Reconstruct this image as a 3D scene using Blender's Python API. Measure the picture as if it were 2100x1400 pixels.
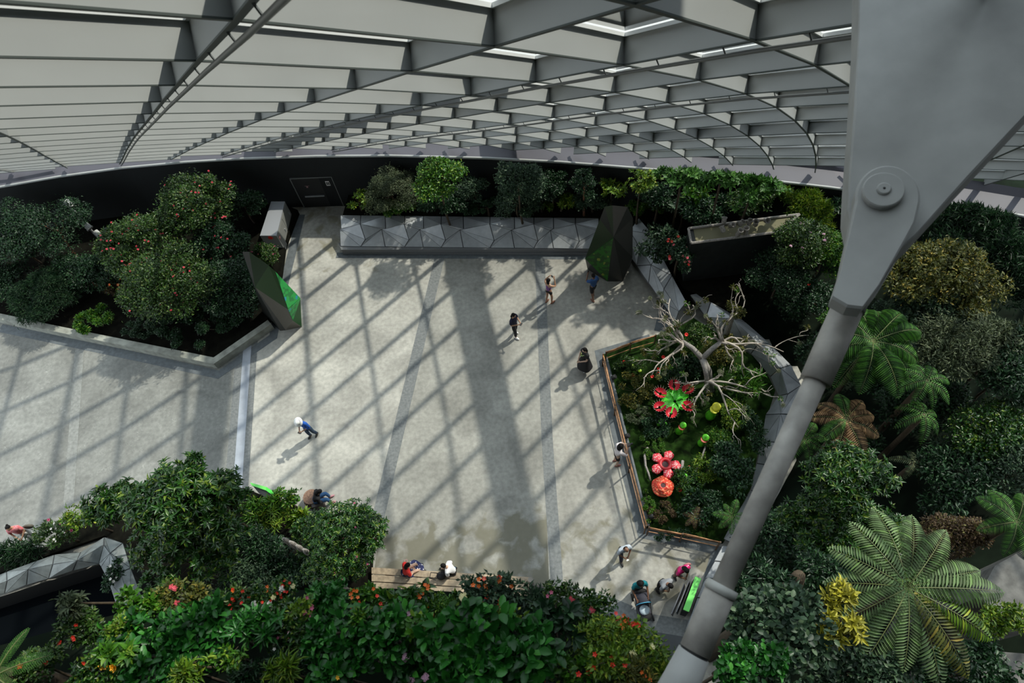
import bpy, bmesh, math, random
import numpy as np
from mathutils import Vector, Matrix
from mathutils.bvhtree import BVHTree
for o in list(bpy.data.objects): bpy.data.objects.remove(o, do_unlink=True)
SC = bpy.context.scene
COL = SC.collection
R_ = math.radians

# ------------------------------------------------------------------ camera
FOC = 1400.0
HC = 25.0
_n = np.array([140.0, 850.0, FOC]); _up = -_n / np.linalg.norm(_n)
_f = np.array([0, 0, 1.0]); _f = _f - np.dot(_f, _up) * _up; _f /= np.linalg.norm(_f)
_r = np.cross(_f, _up); _r = _r if _r[0] > 0 else -_r
RW = np.array([_r, _f, _up])
CAM0 = np.array([0.0, 0.0, HC])
def U(px, py, z=0.0):
    """the place at height z that the photograph shows at (px, py)"""
    d = RW @ np.array([px - 1050.0, py - 700.0, FOC])
    return CAM0 + d * ((z - HC) / d[2])
def UZ(px, py, Z):
    return CAM0 + (RW @ np.array([px - 1050.0, py - 700.0, FOC])) * (Z / FOC)
def depth(w):
    return float((RW.T @ (np.array(w, float) - CAM0))[2])
cd = bpy.data.cameras.new('camera'); cam = bpy.data.objects.new('camera', cd); COL.objects.link(cam)
cd.sensor_width = 36; cd.lens = 36 * FOC / 2100.0
cx, cy, cz = RW[:, 0], -RW[:, 1], -RW[:, 2]
cam.matrix_world = Matrix(((cx[0], cy[0], cz[0], 0), (cx[1], cy[1], cz[1], 0), (cx[2], cy[2], cz[2], HC), (0, 0, 0, 1)))
cd.clip_end = 500; cd.clip_start = .05
cd.dof.use_dof = True; cd.dof.focus_distance = 24; cd.dof.aperture_fstop = 3.2
SC.camera = cam

# ------------------------------------------------------------------ light
W = bpy.data.worlds.new('sky'); SC.world = W; W.use_nodes = True
bg = W.node_tree.nodes['Background']; bg.inputs[0].default_value = (.80, .89, .96, 1); bg.inputs[1].default_value = 1.9
SUN_DIR = np.array([.58, .335, .743]); SUN_DIR /= np.linalg.norm(SUN_DIR)
sl = bpy.data.lights.new('sun', 'SUN'); sl.energy = 4.3; sl.angle = R_(1.1); sl.color = (1.0, .94, .82)
so = bpy.data.objects.new('sun', sl); COL.objects.link(so)
so.rotation_euler = Vector(SUN_DIR).to_track_quat('Z', 'Y').to_euler(); so.location = (20, 12, 60)
SC.view_settings.view_transform = 'Standard'; SC.view_settings.look = 'None'
SC.view_settings.exposure = 0.0; SC.view_settings.gamma = 1.0; SC.view_settings.use_curve_mapping = False
SC.cycles.max_bounces = 6; SC.cycles.transparent_max_bounces = 12; SC.cycles.caustics_reflective = False; SC.cycles.caustics_refractive = False

# ------------------------------------------------------------------ helpers
def tag(o, label=None, cat=None, group=None, kind=None):
    if label: o['label'] = label
    if cat: o['category'] = cat
    if group: o['group'] = group
    if kind: o['kind'] = kind
    return o
def empty(name, loc, label=None, cat=None, group=None, kind=None):
    o = bpy.data.objects.new(name, None); COL.objects.link(o); o.location = Vector([float(q) for q in loc]); o.empty_display_size = .1
    return tag(o, label, cat, group, kind)
def link(name, me, mat, parent=None):
    """one mesh object; vertices are given in world space and kept there"""
    if mat is not None:
        for m in (mat if isinstance(mat, (list, tuple)) else [mat]): me.materials.append(m)
    o = bpy.data.objects.new(name, me); COL.objects.link(o)
    if parent is not None:
        o.parent = parent
        p = parent; off = Vector((0, 0, 0))
        while p is not None: off += p.location; p = p.parent
        me.transform(Matrix.Translation(-off))
    return o
class MB:
    def __init__(s): s.v = []; s.f = []; s.m = []
    def add(s, v, f, m=0):
        b = len(s.v); s.v += [tuple(map(float, q)) for q in v]; s.f += [tuple(b + k for k in q) for q in f]; s.m += [m] * len(f); return s
    def box(s, c, d, rz=0, m=0, M=None):
        v = []
        for z in (-.5, .5):
            for x, y in ((-.5, -.5), (.5, -.5), (.5, .5), (-.5, .5)):
                p = Vector((x * d[0], y * d[1], z * d[2]))
                p = (M @ p) if M is not None else Matrix.Rotation(rz, 3, 'Z') @ p
                v.append(p + Vector([float(q) for q in c]))
        return s.add(v, [(3, 2, 1, 0), (4, 5, 6, 7), (0, 1, 5, 4), (1, 2, 6, 5), (2, 3, 7, 6), (3, 0, 4, 7)], m)
    def prism(s, pts, z0, z1, m=0):
        n = len(pts); a = sum(pts[i][0] * pts[(i + 1) % n][1] - pts[(i + 1) % n][0] * pts[i][1] for i in range(n))
        if a < 0: pts = pts[::-1]
        v = [(p[0], p[1], z0) for p in pts] + [(p[0], p[1], z1) for p in pts]
        return s.add(v, [tuple(range(n))[::-1], tuple(range(n, 2 * n))] + [(i, (i + 1) % n, n + (i + 1) % n, n + i) for i in range(n)], m)
    def tube(s, pts, rad, seg=8, m=0, cap=True):
        pts = [Vector([float(q) for q in p]) for p in pts]; n = len(pts)
        if not isinstance(rad, (list, tuple, np.ndarray)): rad = [rad] * n
        v = []; u = None
        for i in range(n):
            t = (pts[min(i + 1, n - 1)] - pts[max(i - 1, 0)]).normalized()
            if u is None: u = t.orthogonal().normalized()
            u = (u - t * u.dot(t)).normalized(); w = t.cross(u)
            for k in range(seg):
                a = 2 * math.pi * k / seg; v.append(pts[i] + (u * math.cos(a) + w * math.sin(a)) * float(rad[i]))
        f = [(i * seg + k, i * seg + (k + 1) % seg, (i + 1) * seg + (k + 1) % seg, (i + 1) * seg + k) for i in range(n - 1) for k in range(seg)]
        if cap: f += [tuple(range(seg))[::-1], tuple(range((n - 1) * seg, n * seg))]
        return s.add(v, f, m)
    def lathe(s, prof, M, seg=16, m=0):
        """prof: (r, z) pairs, turned about M's z axis"""
        v = []; n = len(prof)
        for r, z in prof:
            for k in range(seg):
                a = 2 * math.pi * k / seg; v.append(M @ Vector((r * math.cos(a), r * math.sin(a), z)))
        return s.add(v, [(i * seg + k, i * seg + (k + 1) % seg, (i + 1) * seg + (k + 1) % seg, (i + 1) * seg + k) for i in range(n - 1) for k in range(seg)] + [tuple(range(seg))[::-1], tuple(range((n - 1) * seg, n * seg))], m)
    def ball(s, c, r, M=None, seg=10, m=0):
        c = Vector([float(q) for q in c]); r = (r, r, r) if not isinstance(r, (tuple, list)) else r
        v = []; rings = seg // 2 + 1
        for i in range(rings + 1):
            th = math.pi * i / rings
            for k in range(seg):
                ph = 2 * math.pi * k / seg
                p = Vector((r[0] * math.sin(th) * math.cos(ph), r[1] * math.sin(th) * math.sin(ph), r[2] * math.cos(th)))
                v.append(c + (M @ p if M is not None else p))
        return s.add(v, [(i * seg + k, (i + 1) * seg + k, (i + 1) * seg + (k + 1) % seg, i * seg + (k + 1) % seg) for i in range(rings) for k in range(seg)], m)
    def mesh(s, name='mesh', smooth=False):
        me = bpy.data.meshes.new(name); me.from_pydata(s.v, [], s.f); me.update(); me.validate()
        if any(s.m) and len(me.polygons) == len(s.m): me.polygons.foreach_set('material_index', s.m)
        if smooth: me.polygons.foreach_set('use_smooth', [True] * len(me.polygons))
        return me
    def build(s, name, mat, parent=None, smooth=False):
        return link(name, s.mesh(name, smooth), mat, parent)

# ------------------------------------------------------------------ materials
MATS = {}
def mat(name, c, rough=.6, metal=0.0, spec=.5, noise=0.0, nscale=3.0, bump=0.0, coords='Object'):
    if name in MATS: return MATS[name]
    m = bpy.data.materials.new(name); m.use_nodes = True; nt = m.node_tree; b = nt.nodes['Principled BSDF']
    b.inputs['Base Color'].default_value = (*c, 1); b.inputs['Roughness'].default_value = rough; b.inputs['Metallic'].default_value = metal
    b.inputs['Specular IOR Level'].default_value = spec
    if noise or bump:
        g = nt.nodes.new('ShaderNodeNewGeometry'); n = nt.nodes.new('ShaderNodeTexNoise'); n.inputs['Scale'].default_value = nscale; n.inputs['Detail'].default_value = 6
        nt.links.new(g.outputs['Position'], n.inputs['Vector'])
        if noise:
            r = nt.nodes.new('ShaderNodeMapRange'); r.inputs[3].default_value = 1 - noise; r.inputs[4].default_value = 1 + noise
            r.inputs[1].default_value = .3; r.inputs[2].default_value = .7
            x = nt.nodes.new('ShaderNodeMix'); x.data_type = 'RGBA'; x.blend_type = 'MULTIPLY'; x.inputs[0].default_value = 1; x.inputs[6].default_value = (*c, 1)
            nt.links.new(n.outputs[0], r.inputs[0]); nt.links.new(r.outputs[0], x.inputs[7]); nt.links.new(x.outputs[2], b.inputs['Base Color'])
        if bump:
            u = nt.nodes.new('ShaderNodeBump'); u.inputs['Strength'].default_value = bump; u.inputs['Distance'].default_value = .02
            nt.links.new(n.outputs[0], u.inputs['Height']); nt.links.new(u.outputs[0], b.inputs['Normal'])
    MATS[name] = m; return m
def leafmat(name, c1, c2, c3=None, rough=.45, trans=.25, spec=.4):
    """leaf colour differs from leaf to leaf"""
    if name in MATS: return MATS[name]
    m = bpy.data.materials.new(name); m.use_nodes = True; nt = m.node_tree; b = nt.nodes['Principled BSDF']; out = nt.nodes['Material Output']
    g = nt.nodes.new('ShaderNodeNewGeometry'); r = nt.nodes.new('ShaderNodeValToRGB')
    nt.links.new(g.outputs['Random Per Island'], r.inputs[0]); e = r.color_ramp.elements; c1, c2, c3 = [tuple(q * w * k_ for q, w in zip(c, (.92, .95, .70))) if c else None for c, k_ in ((c1, .6), (c2, 1.1), (c3, 1.25))]
    e[0].color = (*c1, 1); e[1].color = (*c2, 1); e[1].position = .8
    if c3: k = e.new(1.0); k.color = (*c3, 1)
    nt.links.new(r.outputs[0], b.inputs['Base Color']); b.inputs['Roughness'].default_value = rough; b.inputs['Specular IOR Level'].default_value = spec
    t = nt.nodes.new('ShaderNodeBsdfTranslucent'); nt.links.new(r.outputs[0], t.inputs[0])
    x = nt.nodes.new('ShaderNodeMixShader'); x.inputs[0].default_value = trans
    nt.links.new(b.outputs[0], x.inputs[1]); nt.links.new(t.outputs[0], x.inputs[2]); nt.links.new(x.outputs[0], out.inputs[0])
    MATS[name] = m; return m
STEEL = mat('painted_steel', (.40, .415, .41), .5, noise=.05, nscale=.8)
STEELN = mat('weathered_painted_steel', (.38, .385, .375), .55, noise=.10, nscale=5, bump=.04)
CAPM = mat('glazing_cap', (.8, .82, .82), .35)
BLACKW = mat('black_wall', (.003, .005, .006), .8, noise=.3, nscale=2)
BLACK = mat('black', (.012, .013, .014), .6)
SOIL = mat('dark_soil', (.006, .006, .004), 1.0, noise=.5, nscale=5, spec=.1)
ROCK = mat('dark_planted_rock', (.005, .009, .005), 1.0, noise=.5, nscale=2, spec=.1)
BARK = mat('bark', (.07, .05, .03), .9, noise=.4, nscale=20)
PALEBARK = mat('pale_bark', (.30, .25, .19), .9, noise=.3, nscale=15)
GRAYWOOD = mat('grey_driftwood', (.26, .24, .22), .9, noise=.35, nscale=18)
STAIN = mat('brushed_stainless', (.40, .42, .44), .40, .4, noise=.10, nscale=4)
STAIND = mat('dark_joint_metal', (.05, .055, .06), .6)  # dark backing in the joints between panels
CURB = mat('concrete_curb', (.30, .31, .27), .85, noise=.3, nscale=3)
SLATE = mat('dark_slate_strip', (.105, .12, .13), .75, noise=.2, nscale=6)
SLATE2 = mat('grooved_slate', (.16, .17, .17), .75, noise=.25, nscale=10)
DRAIN = mat('pale_drain_strip', (.34, .37, .42), .6, noise=.12, nscale=3)
GRANITE = mat('speckled_granite', (.36, .38, .40), .6, noise=.25, nscale=40)
WOOD = mat('weathered_bench_wood', (.33, .26, .18), .75, noise=.3, nscale=8)
WOODD = mat('dark_weathered_wood', (.10, .085, .08), .8, noise=.3, nscale=12)
BAMBOO = mat('brown_bamboo', (.36, .18, .08), .55, noise=.45, nscale=9)
GREENS = mat('bright_green_paint', (.07, .62, .06), .4)
GREENL = mat('light_green_paint', (.16, .70, .12), .4)
WHITE = mat('white', (.8, .8, .8), .5)
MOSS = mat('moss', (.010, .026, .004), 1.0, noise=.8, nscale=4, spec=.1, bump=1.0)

# ------------------------------------------------------------------ outside and floor
g_ = MB().add([(-150, -150, -.4), (150, -150, -.4), (150, 150, -.4), (-150, 150, -.4)], [(0, 1, 2, 3)]).build('ground', mat('outside_paving', (.11, .11, .14), .8, noise=.15, nscale=.5)); tag(g_, kind='structure')
def floor_material(name, c, fibre, low=0.0, high=.30):
    m = bpy.data.materials.new(name); m.use_nodes = True; nt = m.node_tree; L = nt.links; b = nt.nodes['Principled BSDF']; b.inputs['Roughness'].default_value = .82
    g = nt.nodes.new('ShaderNodeNewGeometry'); N = nt.nodes.new
    def noise(sc, det=5, dist=0):
        n = N('ShaderNodeTexNoise'); n.inputs['Scale'].default_value = sc; n.inputs['Detail'].default_value = det; n.inputs['Distortion'].default_value = dist; L.new(g.outputs['Position'], n.inputs['Vector']); return n.outputs[0]
    def rng(x, a, b_, lo, hi):
        r = N('ShaderNodeMapRange'); r.inputs[1].default_value = a; r.inputs[2].default_value = b_; r.inputs[3].default_value = lo; r.inputs[4].default_value = hi; L.new(x, r.inputs[0]); return r.outputs[0]
    def mth(op, x, y):
        k = N('ShaderNodeMath'); k.operation = op
        for i, q in enumerate((x, y)):
            if isinstance(q, (int, float)): k.inputs[i].default_value = q
            else: L.new(q, k.inputs[i])
        return k.outputs[0]
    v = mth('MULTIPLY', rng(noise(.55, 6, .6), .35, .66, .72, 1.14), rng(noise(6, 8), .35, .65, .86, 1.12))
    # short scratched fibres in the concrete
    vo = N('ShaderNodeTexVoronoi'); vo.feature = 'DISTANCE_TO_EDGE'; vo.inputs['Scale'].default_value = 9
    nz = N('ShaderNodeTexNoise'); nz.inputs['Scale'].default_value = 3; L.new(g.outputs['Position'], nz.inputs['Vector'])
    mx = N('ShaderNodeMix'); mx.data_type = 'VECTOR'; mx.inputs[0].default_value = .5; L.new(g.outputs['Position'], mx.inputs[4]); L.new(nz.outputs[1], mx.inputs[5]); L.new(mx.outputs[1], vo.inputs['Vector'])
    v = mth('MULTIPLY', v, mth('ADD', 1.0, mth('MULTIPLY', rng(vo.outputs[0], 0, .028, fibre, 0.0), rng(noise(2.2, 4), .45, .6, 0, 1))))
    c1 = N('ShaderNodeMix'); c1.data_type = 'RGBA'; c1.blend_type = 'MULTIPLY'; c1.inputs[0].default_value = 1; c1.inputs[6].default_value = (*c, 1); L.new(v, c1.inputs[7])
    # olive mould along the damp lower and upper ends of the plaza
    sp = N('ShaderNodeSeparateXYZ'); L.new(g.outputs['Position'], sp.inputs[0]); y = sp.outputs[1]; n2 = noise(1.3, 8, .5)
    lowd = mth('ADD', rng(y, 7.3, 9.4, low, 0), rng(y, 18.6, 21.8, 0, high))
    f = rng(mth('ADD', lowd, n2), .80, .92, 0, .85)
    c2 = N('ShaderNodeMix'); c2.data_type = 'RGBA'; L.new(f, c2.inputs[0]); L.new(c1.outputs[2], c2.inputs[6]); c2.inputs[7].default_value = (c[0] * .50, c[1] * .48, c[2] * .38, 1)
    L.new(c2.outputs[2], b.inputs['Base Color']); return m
FA = floor_material('washed_concrete', (.405, .395, .355), .16)
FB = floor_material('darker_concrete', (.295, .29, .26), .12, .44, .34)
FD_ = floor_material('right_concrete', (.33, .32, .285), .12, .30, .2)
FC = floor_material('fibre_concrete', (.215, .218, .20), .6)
fl = MB()
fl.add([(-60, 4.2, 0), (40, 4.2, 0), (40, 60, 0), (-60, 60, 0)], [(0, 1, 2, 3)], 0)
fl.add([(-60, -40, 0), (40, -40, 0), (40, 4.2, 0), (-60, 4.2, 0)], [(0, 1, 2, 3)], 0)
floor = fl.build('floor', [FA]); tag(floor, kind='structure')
def slab(name, px, z0, z1, m, n=None):
    o = MB().prism([tuple(U(x, y, z1)[:2]) for x, y in px], z0, z1).build(name, m); return tag(o, kind='structure')
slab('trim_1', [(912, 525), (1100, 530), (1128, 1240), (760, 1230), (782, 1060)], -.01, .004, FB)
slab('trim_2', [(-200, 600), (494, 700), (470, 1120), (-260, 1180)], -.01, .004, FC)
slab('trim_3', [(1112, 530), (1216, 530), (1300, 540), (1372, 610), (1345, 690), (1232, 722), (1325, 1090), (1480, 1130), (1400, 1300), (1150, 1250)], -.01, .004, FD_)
slab('trim_21', [(1225, 1243), (1330, 1278), (1430, 1300), (1420, 1400), (1240, 1380)], -.01, .010, mat('black_tile', (.02, .025, .03), .35, noise=.3, nscale=2))
def strip(name, px, w, m, z=.007):
    """a flush band w metres wide laid along the points"""
    P_ = [Vector(U(x, y, z)[:2]) for x, y in px]; a = []; b = []
    for i, p in enumerate(P_):
        t = (P_[min(i + 1, len(P_) - 1)] - P_[max(i - 1, 0)]).normalized(); n = Vector((-t.y, t.x)); a.append(p + n * w / 2); b.append(p - n * w / 2)
    mb = MB()
    for i in range(len(P_) - 1):
        mb.prism([tuple(a[i]), tuple(a[i + 1]), tuple(b[i + 1]), tuple(b[i])], z - .012, z)
    return tag(mb.build(name, m), kind='structure')
strip('trim_4', [(507, 700), (484, 1010)], .95, SLATE2, 0.0070)
strip('trim_5', [(508, 700), (486, 1010)], .36, DRAIN, .014)
strip('trim_6', [(903, 522), (772, 1075)], .48, SLATE2, 0.0079)
strip('trim_7', [(1107, 528), (1122, 900), (1145, 1235)], .44, SLATE2, 0.0088)
strip('trim_8', [(165, 690), (150, 900), (135, 1110)], .42, mat('fine_grooved_band', (.22, .225, .21), .8, noise=.2, nscale=8), 0.0097)
strip('trim_9', [(690, 523), (1216, 526)], .32, SLATE, 0.0106)
strip('trim_10', [(617, 440), (598, 520), (578, 600), (560, 690), (448, 768), (300, 735), (0, 672)], .42, SLATE, 0.0115)
strip('trim_11', [(1300, 520), (1372, 605), (1356, 680)], .6, SLATE, 0.0124)
strip('trim_12', [(1120, 1205), (1250, 1240), (1330, 1275), (1420, 1290)], .55, SLATE2, 0.0133)
strip('trim_13', [(1335, 695), (1231, 722), (1270, 900), (1320, 1093), (1470, 1128), (1430, 1290)], .5, SLATE, .010)

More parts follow.
